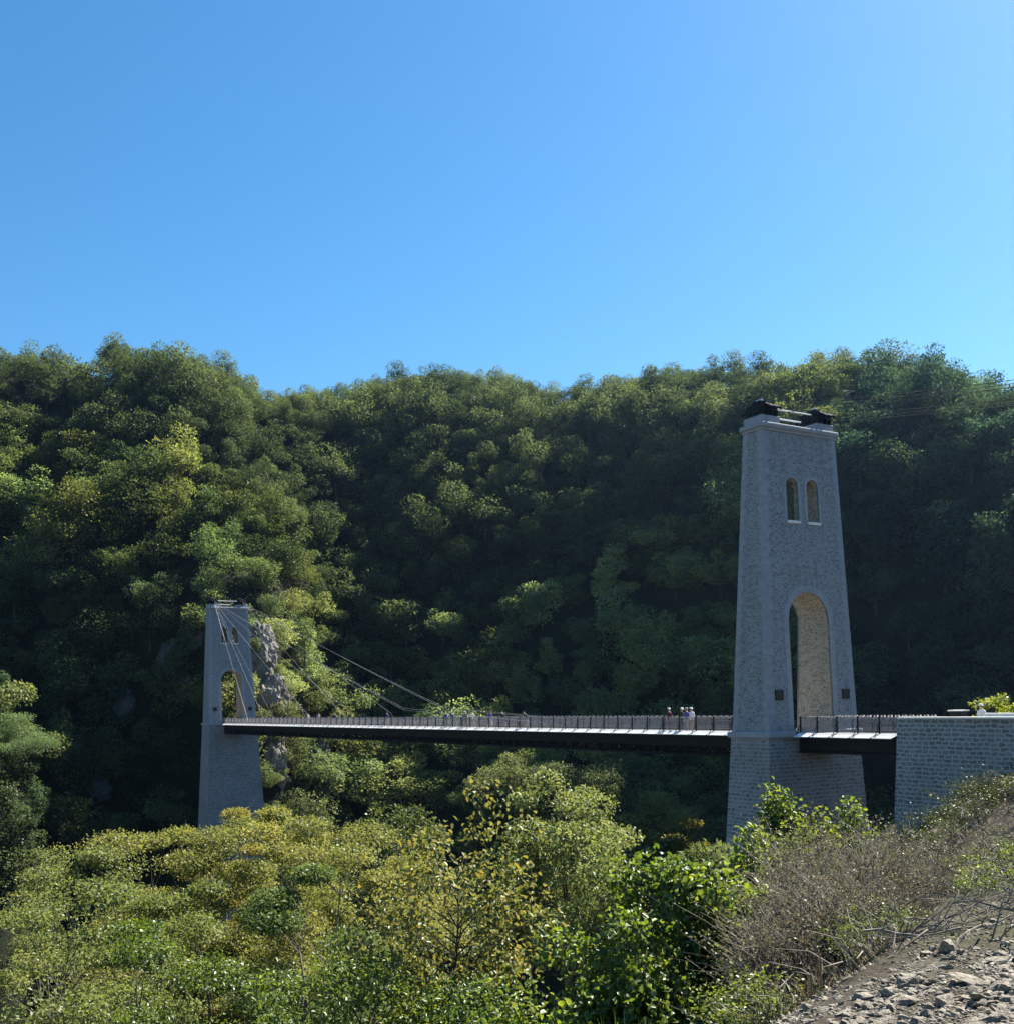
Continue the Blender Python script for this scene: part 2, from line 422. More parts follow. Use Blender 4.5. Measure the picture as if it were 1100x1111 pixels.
def hill_hit(px, py):
    d = at(px, py, 1.0) - Vector((0, 0, CAMZ))
    h = BVH_.ray_cast(Vector((0, 0, CAMZ)), d.normalized())
    return h[0]
def project(p):
    a, e = p[0] / p[1] * F, -(p[2] - CAMZ) / p[1] * F
    c, s = math.cos(ROLL), math.sin(ROLL)
    return 550 + a * c + e * s, 764 - a * s + e * c

# ------------------------------------------------------------------ vegetation builders
def leaf_arrays(rng, pos, axis, up, L, W, fold=.25, detail=False):
    """pos (n,3) base, axis (n,3) unit, up (n,3) approx normal, L/W (n,)"""
    side = np.cross(axis, up); side /= np.maximum(np.linalg.norm(side, axis=1), 1e-6)[:, None]
    nor = np.cross(side, axis)
    L = L[:, None]; W = W[:, None]
    if not detail:
        v = np.stack([pos, pos + axis * L * .45 + side * W * .5 + nor * W * fold, pos + axis * L, pos + axis * L * .45 - side * W * .5 + nor * W * fold], 1)
        q = np.arange(len(pos) * 4).reshape(-1, 4)
    else:
        b0 = pos; b1 = pos + axis * L * .5 - nor * W * .06; b2 = pos + axis * L - nor * L * .10
        r1 = pos + axis * L * .28 + side * W * .46 + nor * W * fold; r2 = pos + axis * L * .68 + side * W * .40 + nor * W * fold * .8
        l1 = pos + axis * L * .28 - side * W * .46 + nor * W * fold; l2 = pos + axis * L * .68 - side * W * .40 + nor * W * fold * .8
        v = np.stack([b0, r1, r2, b2, l2, l1], 1)
        base = np.arange(len(pos))[:, None] * 6
        q = np.concatenate([base + np.array([[0, 1, 2, 3]]), base + np.array([[0, 3, 4, 5]])], 1).reshape(-1, 4)
    return v.reshape(-1, 3), q

def unit(a): return a / np.maximum(np.linalg.norm(a, axis=1), 1e-9)[:, None]

def clump_leaves(rng, cen, rad, n, L, W, flat=.65, shell=.5, upbias=.7, droop=.15, detail=False, outward=.5, fold=.25):
    """cen (k,3), rad (k,), n leaves each"""
    k = len(cen); N = k * n
    C = np.repeat(cen, n, 0); Rr = np.repeat(rad, n)
    d = unit(rng.normal(size=(N, 3)))
    rr = rng.random(N) ** (1 / 3.) ; rr = shell + (1 - shell) * rr if shell > 0 else rr
    rr *= .75 + .5 * rng.random(N)
    off = d * (rr * Rr)[:, None]; off[:, 2] *= flat
    pos = C + off
    ax = unit(d * outward + rng.normal(size=(N, 3)) * .6 + np.array([0, 0, -droop]))
    up = unit(np.array([0, 0, upbias]) + d * .45 + rng.normal(size=(N, 3)) * .5)
    Ls = L * (.65 + .7 * rng.random(N)); Ws = W * (.65 + .7 * rng.random(N))
    return leaf_arrays(rng, pos, ax, up, Ls, Ws, fold, detail)

def bez(a, b, c, n=5):
    return [a * (1 - t) ** 2 + b * 2 * t * (1 - t) + c * t * t for t in [i / n for i in range(n + 1)]]

def crown_points(rng, n, z0, z1, rad, prof, shellb=.55, squash=(1, 1), lob=.28):
    P = []; f1, f2, f3 = rng.random(3) * 6.28; lx, ly = (rng.random(2) - .5) * rad * lob
    while len(P) < n:
        u = rng.random(); r = prof(u) * rad
        if rng.random() > (prof(u) ** 1.2) * .9 + .1: continue
        a = rng.random() * 2 * math.pi; q = r * (shellb + (1 - shellb) * rng.random()) if rng.random() < .75 else r * math.sqrt(rng.random())
        q *= 1 + lob * math.sin(2 * a + f1) + lob * .8 * math.sin(3 * a + f2 + u * 2)
        zz = z0 + (z1 - z0) * u * (1 - lob * .45 * (1 + math.sin(a + f3)) * min(1, q / rad))
        P.append((q * math.cos(a) * squash[0] + lx * u, q * math.sin(a) * squash[1] + ly * u, zz))
    return np.array(P)

def dome(u): return math.sqrt(max(0, 1 - (max(0, u - .35) / .65) ** 2)) * (.55 + .45 * min(1, u / .35))
def spread(u): return (.35 + .65 * min(1, u / .55)) * math.sqrt(max(0, 1 - (max(0, u - .62) / .40) ** 2)) if u < 1 else .1
def cone(u): return max(.06, 1 - u) ** .8
def column(u): return .55 + .45 * math.sin(math.pi * min(1, u * .9 + .1))

def tree_meshes(seed, H, z0, rad, ncl, clr, nlf, L, W, prof=dome, flat=.6, tr=.18, lean=(0, 0), twigs=2, detail=False, trunks=1, shell=.35, squash=(1, 1), droop=.15, outward=.5, upbias=.7, branch_r=.35, segs=5, extra_twig=0):
    rng = np.random.default_rng(seed); rnd = random.Random(seed)
    wood = MB()
    tops = []; TH = .80 if trunks == 1 else .9
    for k in range(trunks):
        a = rnd.random() * 6.28; o = 0 if trunks == 1 else .12 * H * rnd.random()
        bx, by = (0, 0) if trunks == 1 else (math.cos(a) * tr * 1.6, math.sin(a) * tr * 1.6)
        pts = []; n = 9
        for i in range(n + 1):
            u = i / n
            wob = .03 * H * math.sin(u * 5 + a) * u
            pts.append(Vector((bx + lean[0] * u * u + math.cos(a) * o * u + wob, by + lean[1] * u * u + math.sin(a) * o * u + wob * .6, -.4 + (H * TH + .4) * u)))
        rads = [tr * (1.25 if i == 0 else 1) * (1 - .95 * i / n) / math.sqrt(trunks) for i in range(n + 1)]
        wood.tube(pts, rads, 7); tops.append((pts, rads))
    C = crown_points(rng, ncl, z0, H * .97, rad, prof, squash=squash)
    C[:, 0] += lean[0] * (C[:, 2] / H) ** 2; C[:, 1] += lean[1] * (C[:, 2] / H) ** 2
    Rc = clr * (.7 + .6 * rng.random(ncl))
    for c in C:
        pts, rads = rnd.choice(tops)
        hd = math.hypot(c[0] - pts[5].x, c[1] - pts[5].y)
        zs = max(z0 * .55, c[2] - hd * rnd.uniform(.5, .95) - .03 * H)
        u = min(.98, max(.05, (zs + .4) / (H * TH + .4))); i = min(8, int(u * 9)); fr = u * 9 - i
        st = pts[i].lerp(pts[i + 1], fr); rr = (rads[i] * (1 - fr) + rads[i + 1] * fr)
        cv = Vector(c); mid = st.lerp(cv, .5) + Vector((rnd.uniform(-.1, .1) * hd, rnd.uniform(-.1, .1) * hd, .12 * hd * rnd.uniform(-.3, 1)))
        r0 = max(.012, rr * branch_r * rnd.uniform(.6, 1)); p = bez(st, mid, cv, segs)
        wood.tube(p, [r0 * (1 - .85 * j / segs) for j in range(segs + 1)], 5, False)
        for _ in range(twigs):
            s0 = p[rnd.randint(max(1, segs - 3), segs)]; e0 = cv + Vector((rnd.gauss(0, 1), rnd.gauss(0, 1), rnd.gauss(.2, .7))) * clr * .8
            wood.tube(bez(s0, s0.lerp(e0, .5) + Vector((0, 0, .1 * clr)), e0, 3), [r0 * .35, r0 * .28, r0 * .2, r0 * .1], 4, False)
    V, Q = clump_leaves(rng, C, Rc, nlf, L, W, flat, shell, upbias, droop, detail, outward)
    return wood.mesh('trunk'), mesh_np('crown', V, Q)

def make_tree(name, wm, lm, wmat, lmat, loc, label, cat, group=None, rz=0, sc=1.0, color=None, leafname='crown', woodname='trunk'):
    t = empty(name, loc, rz); t.scale = (sc, sc, sc) if not hasattr(sc, '__len__') else sc
    tag(t, label, cat, group)
    a = obj(woodname, wm, wmat, t, smooth=True)
    b = obj(leafname, lm, lmat, t)
    if color: b.color = (*color, 1)
    return t

# ------------------------------------------------------------------ hillside forest
HP = []
specs = [  # H, z0, rad, ncl, clr, leaves, prof, flat
 (10.5, 1.6, 4.6, 22, 1.95, 190, dome, .72), (11, 2.2, 4.2, 21, 1.8, 195, dome, .8), (9, 1.5, 5.0, 24, 1.9, 180, spread, .6),
 (11.5, 2.5, 3.6, 22, 1.6, 190, column, .85), (9.5, 1.6, 4.6, 20, 2.1, 210, dome, .65), (8, 1.2, 4.2, 18, 1.8, 210, spread, .65), (11, 1.5, 3.2, 26, 1.35, 170, cone, .6)]
for i, (H, z0, rad, ncl, clr, nl, prof, flat) in enumerate(specs):
    HP.append(tree_meshes(100 + i, H, z0, rad, ncl, clr, int(nl * .88), .40, .27, prof, flat, tr=.2, twigs=0, shell=.5, segs=4, upbias=.6, outward=.7) + (H, rad))

rnd = random.Random(7)
# sample the hill grid, thinning to a spacing
cand = []
cell = {}
def ok_space(p, r):
    k = (int(p[0] // 9), int(p[1] // 9), int(p[2] // 9))
    for a in (-1, 0, 1):
        for b in (-1, 0, 1):
            for c in (-1, 0, 1):
                for q in cell.get((k[0] + a, k[1] + b, k[2] + c), ()):
                    if (q[0] - p[0]) ** 2 + (q[1] - p[1]) ** 2 + (q[2] - p[2]) ** 2 < r * r: return False
    cell.setdefault(k, []).append(p); return True
TOW = [bpt(-140, 0, 0)]
tries = 0
while tries < 60000:
    tries += 1
    r = rnd.uniform(4, hr - 9); c = rnd.uniform(0, hc - 2)
    r0, c0 = int(r), int(c); fr, fc = r - r0, c - c0
    p = (HG[r0, c0] * (1 - fr) * (1 - fc) + HG[r0 + 1, c0] * fr * (1 - fc) + HG[r0, c0 + 1] * (1 - fr) * fc + HG[r0 + 1, c0 + 1] * fr * fc)
    px, py = project(p)
    if px < -60 or px > 1180 or py > 950: 
        if rnd.random() > .25: continue
    # thin in the rocky gully left of the far tower
    if 20 < px < 235 and 690 < py < 900 and rnd.random() < .72: continue
    if 268 < px < 300 and 690 < py < 800 and rnd.random() < .8: continue
    dx, dy = p[0] - TOW[0].x, p[1] - TOW[0].y
    tb = dx * BX.x + dy * BX.y; ty = dx * BY.x + dy * BY.y
    if -9 < tb < 60 and abs(ty) < 8: continue
    if 262 < px < 312 and 680 < py < 905 and rnd.random() < .45: continue
    rdg = py - np.interp(px, SKYX, SKYY) < 45
    if not ok_space(p, 6.2 if rdg else (6.3 if py < 600 else 7.4)): continue
    cand.append((p, px, py))
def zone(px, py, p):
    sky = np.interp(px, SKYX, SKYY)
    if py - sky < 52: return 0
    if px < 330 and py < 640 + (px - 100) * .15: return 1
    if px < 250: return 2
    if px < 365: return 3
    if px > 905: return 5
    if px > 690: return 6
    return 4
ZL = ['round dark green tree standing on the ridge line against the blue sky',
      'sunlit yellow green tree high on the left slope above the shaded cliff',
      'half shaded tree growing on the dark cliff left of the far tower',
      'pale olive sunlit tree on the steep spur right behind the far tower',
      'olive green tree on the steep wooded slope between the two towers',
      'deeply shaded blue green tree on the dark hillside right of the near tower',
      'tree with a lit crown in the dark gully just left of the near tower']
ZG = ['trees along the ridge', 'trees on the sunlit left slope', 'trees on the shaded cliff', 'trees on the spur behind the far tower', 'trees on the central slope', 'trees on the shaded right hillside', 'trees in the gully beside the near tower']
ZC = [(.62, .7, .7), (1.12, 1.14, .88), (.9, .98, .95), (1.75, 1.68, 1.6), (1.9, 1.88, 1.72), (.48, .66, .9), (1.7, 1.68, 1.3)]  # zone leaf tints carry light and shade: lit slopes brightened, right hillside darkened
vis = []
for p, px, py in cand:
    infr = bool(-25 < px < 1125 and py < 905 and p[1] < 340)
    size = 1 / p[1]
    vis.append((infr, size))
order = sorted(range(len(cand)), key=lambda i: (0 if vis[i][0] else 1, -vis[i][1]))
near_ids = set(order[:296])
stuff_pts = []
protos = {}
n_ind = 0
for i, (p, px, py) in enumerate(cand):
    k = rnd.choice([0, 0, 1, 1, 2, 4, 4, 5, 3, 6] if zone(px, py, p) != 0 else [0, 1, 4, 1, 2, 0, 5])
    s = rnd.choice([rnd.uniform(.7, 1.0), rnd.uniform(.95, 1.45)]) if zone(px, py, p) else rnd.uniform(.72, 1.02); rz = rnd.random() * 6.28
    if i in near_ids:
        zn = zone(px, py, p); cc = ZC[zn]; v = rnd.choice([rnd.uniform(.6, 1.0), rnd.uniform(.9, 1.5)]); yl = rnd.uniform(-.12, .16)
        t = bpy.data.objects.new('forest_tree', None); link(t); t.location = p; t.rotation_euler = (0, 0, rz); t.scale = (s * rnd.uniform(.85, 1.25), s * rnd.uniform(.85, 1.25), s * rnd.uniform(.85, 1.1))
        tag(t, ZL[zn], 'tree', ZG[zn])
        if k not in protos:
            protos[k] = (bpy.data.objects.new('trunk', HP[k][0]), bpy.data.objects.new('crown', HP[k][1]))
            HP[k][0].materials.append(M['bark_dark']); HP[k][1].materials.append(M['leaf_hill'])
            a, b = protos[k]
        else:
            a, b = protos[k][0].copy(), protos[k][1].copy()
        link(a); link(b); a.parent = t; b.parent = t
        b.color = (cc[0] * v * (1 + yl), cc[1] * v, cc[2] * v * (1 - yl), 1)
        n_ind += 1
    else:
        stuff_pts.append((p, k, s, rz))
print('hill trees', len(cand), 'individual', n_ind, 'stuff', len(stuff_pts))

# the rest of the wood reads as one mass: instanced on points
def forest_mass(pts):
    me = bpy.data.meshes.new('distant_forest')
    me.from_pydata([tuple(p) for p, *_ in pts], [], [])
    o = link(bpy.data.objects.new('distant_forest', me))
    tag(o, 'mass of dark green trees covering the far upper hillside', 'forest', kind='stuff')
    for nm, typ, vals in (('k', 'INT', [k for _, k, _, _ in pts]), ('s', 'FLOAT', [s for *_, s, _ in pts]), ('rz', 'FLOAT', [r for *_, r in pts])):
        at_ = me.attributes.new(nm, typ, 'POINT'); at_.data.foreach_set('value', vals)
    ng = bpy.data.node_groups.new('forest_mass', 'GeometryNodeTree')
    ng.interface.new_socket('Geometry', in_out='INPUT', socket_type='NodeSocketGeometry')
    ng.interface.new_socket('Geometry', in_out='OUTPUT', socket_type='NodeSocketGeometry')
    N = ng.nodes; Lk = ng.links
    gi = N.new('NodeGroupInput'); go = N.new('NodeGroupOutput')
    g2i = N.new('GeometryNodeGeometryToInstance')
    for k in range(len(HP)):
        if k not in protos: continue
        for ob in protos[k]:
            oi = N.new('GeometryNodeObjectInfo'); oi.inputs['Object'].default_value = ob; oi.transform_space = 'ORIGINAL'; oi.inputs['As Instance'].default_value = True
            iop = N.new('GeometryNodeInstanceOnPoints')
            na = N.new('GeometryNodeInputNamedAttribute'); na.data_type = 'INT'; na.inputs['Name'].default_value = 'k'
            cp = N.new('FunctionNodeCompare'); cp.data_type = 'INT'; cp.operation = 'EQUAL'; cp.inputs[3].default_value = k
            Lk.new(na.outputs[0], cp.inputs[2]); Lk.new(cp.outputs[0], iop.inputs['Selection'])
            ns = N.new('GeometryNodeInputNamedAttribute'); ns.data_type = 'FLOAT'; ns.inputs['Name'].default_value = 's'
            nr = N.new('GeometryNodeInputNamedAttribute'); nr.data_type = 'FLOAT'; nr.inputs['Name'].default_value = 'rz'
            cx = N.new('ShaderNodeCombineXYZ'); Lk.new(nr.outputs[0], cx.inputs[2])
            Lk.new(cx.outputs[0], iop.inputs['Rotation']); Lk.new(ns.outputs[0], iop.inputs['Scale'])
            Lk.new(gi.outputs[0], iop.inputs['Points']); Lk.new(oi.outputs['Geometry'], iop.inputs['Instance'])
            jn = N.get('JOIN') or N.new('GeometryNodeJoinGeometry'); jn.name = 'JOIN'
            Lk.new(iop.outputs[0], jn.inputs[0])
    Lk.new(N['JOIN'].outputs[0], go.inputs[0])
    md = o.modifiers.new('forest', 'NODES'); md.node_group = ng
    o.color = (.9, .92, .9, 1)
forest_mass(stuff_pts)

# rock outcrops on the cliff
def rock_mesh(seed, sub=5):
    bm = bmesh.new(); bmesh.ops.create_icosphere(bm, subdivisions=sub, radius=1)
    o = Vector((seed * 7.3, seed * 3.1, 0))
    for v in bm.verts:
        q = v.co.copy(); n = noise.fractal(q * 1.3 + o, .7, 2.2, 7); c = noise.voronoi(Vector((q.x * 3.4, q.y * 3.4, q.z * 1.6)) + o)[0]; c = c[1] - c[0]
        v.co = q * (1 + .34 * n + .30 * min(c, .5))
    me = bpy.data.meshes.new('rock'); bm.to_mesh(me); bm.free(); return me
RK = {'rock': [rock_mesh(s) for s in (1, 2, 3)], 'sun_toned_rock': [rock_mesh(s) for s in (4, 5, 6)]}
for i, (px, py, w_, h_, out, mt, lb) in enumerate([
    (75, 820, 5, 6, 0, 'rock', 'grey blue rock face low in the dark gully near the left edge'),
    (132, 768, 3.5, 6, 0, 'rock', 'upright grey rock in the shade above the dark gully'),
    (182, 712, 3, 5, 0, 'rock', 'small grey crag in shade just left of the far tower'),
    (100, 858, 5, 4, 0, 'rock', 'broad dim rock ledge at the bottom of the gully'),
    (214, 690, 4, 6, 0, 'rock', 'bluish crag touching the left side of the far tower near its windows'),
    (198, 745, 4, 5, 0, 'rock', 'dim rock left of the far tower beside its arch'),
    (344, 838, 4, 10, 1, 'rock', 'tall blue grey cliff face under the far end of the deck'),
    (284, 712, 5, 9, 2.5, 'sun_toned_rock', 'sunlit pale rock wall right of the far tower, level with its upper half'),
    (290, 762, 6, 9, 2.0, 'sun_toned_rock', 'sunlit pale rock wall just above the deck beside the far tower'),
    (300, 830, 3, 9, 1.2, 'sun_toned_rock', 'sunlit brownish rock below the deck beside the far tower'),
    (385, 845, 6, 8, 0, 'rock', 'dark cliff below the deck right of the tall blue grey one')]):
    p = hill_hit(px, py)
    if p is None: continue
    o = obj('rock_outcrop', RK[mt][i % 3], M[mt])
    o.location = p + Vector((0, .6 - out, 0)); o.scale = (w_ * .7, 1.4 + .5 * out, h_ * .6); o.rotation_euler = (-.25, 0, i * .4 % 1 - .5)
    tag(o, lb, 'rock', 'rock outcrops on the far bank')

# scrub clinging to the sunlit rock wall
rs = random.Random(77)
for i in range(26):
    px, py = rs.uniform(262, 318), rs.uniform(690, 880); p = hill_hit(px, py)
    if p is None: continue
    k = rs.choice([0, 2, 4, 5]); sc = rs.uniform(.22, .42)
    t = empty('cliff_shrub', p + Vector((rs.uniform(-1, 1), -rs.uniform(2.2, 4.0), -1.0)), rs.random() * 6.28); t.scale = (sc * 1.2, sc * 1.2, sc)
    tag(t, 'small pale green shrub clinging to the rock wall right of the far tower', 'shrub', 'scrub on the rock wall beside the far tower')
    for src, nm in zip(protos[k], ('stem', 'foliage')):
        c_ = src.copy(); c_.name = nm; link(c_); c_.parent = t
        if nm == 'foliage': v = rs.uniform(1.3, 2.0); c_.color = (v * 1.05, v, v * .9, 1)

# ------------------------------------------------------------------ towers
def hw(z): return (8.57 + (7.0 - 8.57) * z / 20.5) / 2 if z > 0 else (8.75 - z * .10) / 2
def hd(z, d=3.52): return (d + (d * .52 - d) * z / 20.5) / 2 if z > 0 else (d * 1.03 - z * .10) / 2

def arch_profile(hw_, spring, rise, z0, n=14):
    """outline of an arched opening in (y, z), from lower left round to lower right"""
    P = [(-hw_, z0), (-hw_, spring)]
    for i in range(1, n):
        a = math.pi - math.pi * i / n
        P.append((hw_ * math.cos(a), spring + rise * math.sin(a)))
    P += [(hw_, spring), (hw_, z0)]
    return P

def prism_x(prof, x0, x1, dy=0.0):
    mb = MB(); n = len(prof)
    vs = [(x0, y + dy, z) for y, z in prof] + [(x1, y + dy, z) for y, z in prof]
    fs = [tuple(range(n - 1, -1, -1)), tuple(range(n, 2 * n))] + [(i, (i + 1) % n, n + (i + 1) % n, n + i) for i in range(n)]
    mb.add(vs, fs); me = mb.mesh('cut')
    bm = bmesh.new(); bm.from_mesh(me); bmesh.ops.recalc_face_normals(bm, faces=bm.faces); bm.to_mesh(me); bm.free()
    return me

def boolean_diff(me, cutters):
    o = link(bpy.data.objects.new('tmp', me)); cs = []
    for c in cutters:
        k = link(bpy.data.objects.new('tmpc', c)); cs.append(k)
        md = o.modifiers.new('b', 'BOOLEAN'); md.operation = 'DIFFERENCE'; md.object = k; md.solver = 'EXACT'
    dg = bpy.context.evaluated_depsgraph_get(); dg.update()
    res = bpy.data.meshes.new_from_object(o.evaluated_get(dg))
    for k in cs + [o]: bpy.data.objects.remove(k, do_unlink=True)
    return res

def ring(prof_in, prof_out, dy, d, sgn, proud=.03, deep=.15):
    """stone surround lying on the battered face; sgn +1 front, -1 back"""
    mb = MB(); n = len(prof_in); vs = []
    for pr in (prof_in, prof_out):
        for y, z in pr:
            x = hd(max(z, .001), d)
            vs.append((sgn * (x + proud), y + dy, z)); vs.append((sgn * (x - deep), y + dy, z))
    I = lambda k, i, s: k * 2 * n + 2 * i + s
    fs = []
    for i in range(n - 1):
        fs += [(I(0, i, 0), I(0, i + 1, 0), I(1, i + 1, 0), I(1, i, 0)), (I(1, i, 0), I(1, i + 1, 0), I(1, i + 1, 1), I(1, i, 1)),
               (I(0, i, 0), I(0, i, 1), I(0, i + 1, 1), I(0, i + 1, 0)), (I(0, i, 1), I(1, i, 1), I(1, i + 1, 1), I(0, i + 1, 1))]
    for i in (0, n - 1): fs.append((I(0, i, 0), I(1, i, 0), I(1, i, 1), I(0, i, 1)))
    mb.add(vs, fs); me = mb.mesh('ring')
    bm = bmesh.new(); bm.from_mesh(me); bmesh.ops.recalc_face_normals(bm, faces=bm.faces); bm.to_mesh(me); bm.free()
    return me

def join_meshes(ms):
    mb = MB()
    for m in ms: mb.add([v.co for v in m.vertices], [tuple(p.vertices) for p in m.polygons])
    return mb.mesh('joined')

AIN = arch_profile(1.95, 7.7, 1.95, -.12); AOUT = arch_profile(2.42, 7.7, 2.42, -.12)
WIN = arch_profile(.57, 17.02, .57, 14.6, 10); WOUT = arch_profile(.80, 17.02, .80, 14.6, 10)
WY = .98

def make_tower(name, t0, label, d, zbase):
    root = empty(name, bpt(t0, 0, 0), BROT); tag(root, label, 'tower', 'stone towers of the suspension bridge')
    mb = MB(); mb.frus(hw(0.001), hd(0.001, d), .10, hw(20.7), hd(20.7, d), 20.7)
    cut = [prism_x(arch_profile(1.95, 7.7, 1.95, -1), -4, 4)] + [prism_x(WIN, -4, 4, s * WY) for s in (-1, 1)]
    xr = hd(16, d) - .42
    cut.append(prism_x([(-1.7, 14.59), (-1.7, 17.75), (1.7, 17.75), (1.7, 14.59)], -xr, xr))
    me = boolean_diff(mb.mesh('body'), cut)
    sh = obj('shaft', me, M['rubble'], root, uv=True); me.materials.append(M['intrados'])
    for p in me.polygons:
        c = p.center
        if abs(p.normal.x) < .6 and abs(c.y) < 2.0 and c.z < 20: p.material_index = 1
    mb = MB(); mb.frus(hw(zbase), hd(zbase, d), zbase, hw(-.3), hd(-.3, d), -.36)
    obj('base', mb.mesh('base'), M['coursed'], root, uv=True)
    # string course: four sides, the deck passing through between them
    mb = MB(); o = .28; W_, D_ = hw(.001) + o, hd(.001, d) + o
    mb.box(-D_, D_, -W_, -1.98, -.36, .10); mb.box(-D_, D_, 1.98, W_, -.36, .10)
    obj('string_course', bevelled(mb, .10, 3), M['dressed'], root, smooth=False)
    mb = MB(); mb.box(-hd(.001, d), hd(.001, d), -1.98, 1.98, -.36, -.15)
    obj('threshold', mb.mesh('th'), M['dressed'], root)
    # quoins
    for sx in (-1, 1):
        for sy in (-1, 1):
            mb = MB(); n = 40
            for i in range(n):
                z0, z1 = .10 + 20.6 * i / n, .10 + 20.6 * (i + 1) / n - .02
                lx, ly = (.55, .40) if i % 2 else (.42, .58)
                lx = min(lx, hd(z1, d) * .8)
                vs = []
                for z in (z0, z1):
                    X, Y_ = hd(z, d) + .022, hw(z) + .022
                    vs += [(sx * (X - lx), sy * (Y_ - ly), z), (sx * X, sy * (Y_ - ly), z), (sx * X, sy * Y_, z), (sx * (X - lx), sy * Y_, z)]
                q = [(3, 2, 1, 0), (4, 5, 6, 7), (0, 1, 5, 4), (1, 2, 6, 5), (2, 3, 7, 6), (3, 0, 4, 7)]
                if sx * sy < 0: q = [tuple(reversed(f)) for f in q]
                mb.add(vs, q)
            mb.build('quoin', M['dressed'], root)
    for sg in (1, -1):
        obj('arch_surround', ring(AIN, AOUT, 0, d, sg), M['dressed'], root)
        for s in (-1, 1):
            w_ = obj('window_surround', ring(WIN, WOUT, s * WY, d, sg, .03 + .004 * s), M['dressed'], root)
            mb = MB(); x = hd(14.5, d)
            mb.box(*sorted((sg * (x - .5), sg * (x + .12))), s * WY - .62, s * WY + .62, 14.40, 14.585)
            mb.build('window_sill', M['coping'], w_)
    for s in (-1, 1):
        mb = MB(); x = hd(2.55, d); mb.box(x - .1, x + .09, s * 3.22 - .36, s * 3.22 + .36, 2.2, 2.9)
        for a in (-.27, .27):
            for b in (2.3, 2.8): mb.box(x + .09, x + .12, s * 3.22 + a - .04, s * 3.22 + a + .04, b - .04, b + .04)
        mb.build('anchor_plate', M['plaque'], root)
    mb = MB(); X, Y_ = hd(20.7, d), hw(20.7); mb.box(-X - .24, X + .24, -Y_ - .24, Y_ + .24, 20.86, 21.22)
    me1 = bevelled(mb, .12, 3); mb = MB(); mb.box(-X - .1, X + .1, -Y_ - .1, Y_ + .1, 20.68, 20.9); me2 = bevelled(mb, .05, 2)
    obj('cornice', join_meshes([me1, me2]), M['dressed'], root)
    for s in (-1, 1):
        mb = MB(); mb.box(-X + .02, X - .02, s * 2.62 - .85, s * 2.62 + .85, 21.2, 21.75)
        blk = obj('saddle_block', bevelled(mb, .04, 1), M['dressed'], root)
        mb = MB()
        for q in (-.62, -.22, .22, .62): mb.box(-X + .05, X - .05, s * 2.62 + q - .05, s * 2.62 + q + .05, 21.74, 22.62)
        for xx in (-.45, 0, .45): mb.tube([(xx, s * 2.62 - .8, 22.2), (xx, s * 2.62 + .8, 22.2)], .26, 12)
        for q in (-.42, 0, .42):
            mb.tube([(-X - .55, s * 2.62 + q, 22.15), (-X + .1, s * 2.62 + q, 22.50), (0, s * 2.62 + q, 22.62), (X - .1, s * 2.62 + q, 22.50), (X + .55, s * 2.62 + q, 22.15)], .09, 6)
        mb.box(-.35, .35, s * 2.62 - .5, s * 2.62 + .1, 22.6, 22.86)
        mb.build('cable_saddle', M['dark_steel'], blk)
        mb = MB(); mb.tube([(-.3, s * 2.62 - .2, 22.93), (.3, s * 2.62 - .2, 22.93)], .09, 8); mb.tube([(.1, s * 2.62 + .25, 22.80), (.4, s * 2.62 + .25, 22.74)], .06, 8)
        mb.build('clamp_bolt', M['rod'], blk)
    for (x, z, y0, y1) in ((.35, 22.42, -1.9, 1.9), (.50, 21.72, -1.85, .6)):
        mb = MB(); mb.tube([(x, y0, z), (x, y1, z)], .055, 8); mb.build('tie_rod', M['rod'], root)
    return root
make_tower('bridge_tower', 0, 'large pale stone tower with arch and twin windows, nearest the camera', 3.52, -26)
make_tower('bridge_tower', -140, 'small looking stone tower at the far end of the deck against the cliff', 4.6, -40)

# ------------------------------------------------------------------ deck, girders, railings
T0, T1 = -144.0, 11.0
deck = empty('bridge_deck', P1, BROT); tag(deck, 'long dark steel bridge deck with lattice railings between the two towers', 'bridge')
mb = MB(); mb.box(T0, T1, -1.72, 1.72, -.26, -.10); mb.build('roadway', M['plank'], deck)
posts = [t for t in np.arange(-142.6, -2.0, 2.0)] + [t for t in (2.1, 3.6, 5.3, 7.0, 8.7, 10.35)]
lmesh = {}
for a, b in zip(posts[:-1], posts[1:]):
    w_ = round(b - a, 2)
    if w_ > 2.3 or min(abs(a + 140), abs(b + 140)) < 2.6: continue
    if w_ not in lmesh:
        mb = MB(); x0, x1, y0, y1 = .08, w_ - .08, -1.74, -2.26
        vs = [(x0, y0, -.02), (x1, y0, -.02), (x1 - .14, y1 - .14, -.27), (x0 - .14, y1 - .14, -.27)]
        vs += [(p[0], p[1], p[2] - .05) for p in vs]
        mb.add(vs, [(0, 3, 2, 1), (4, 5, 6, 7), (0, 1, 5, 4), (1, 2, 6, 5), (2, 3, 7, 6), (3, 0, 4, 7)])
        me = mb.mesh('edge_ledge'); bm = bmesh.new(); bm.from_mesh(me); bmesh.ops.recalc_face_normals(bm, faces=bm.faces); bm.to_mesh(me); bm.free()
        lmesh[w_] = me
    c_ = obj('edge_ledge', lmesh[w_], M['ledge'], deck); c_.location = (a, 0, 0)
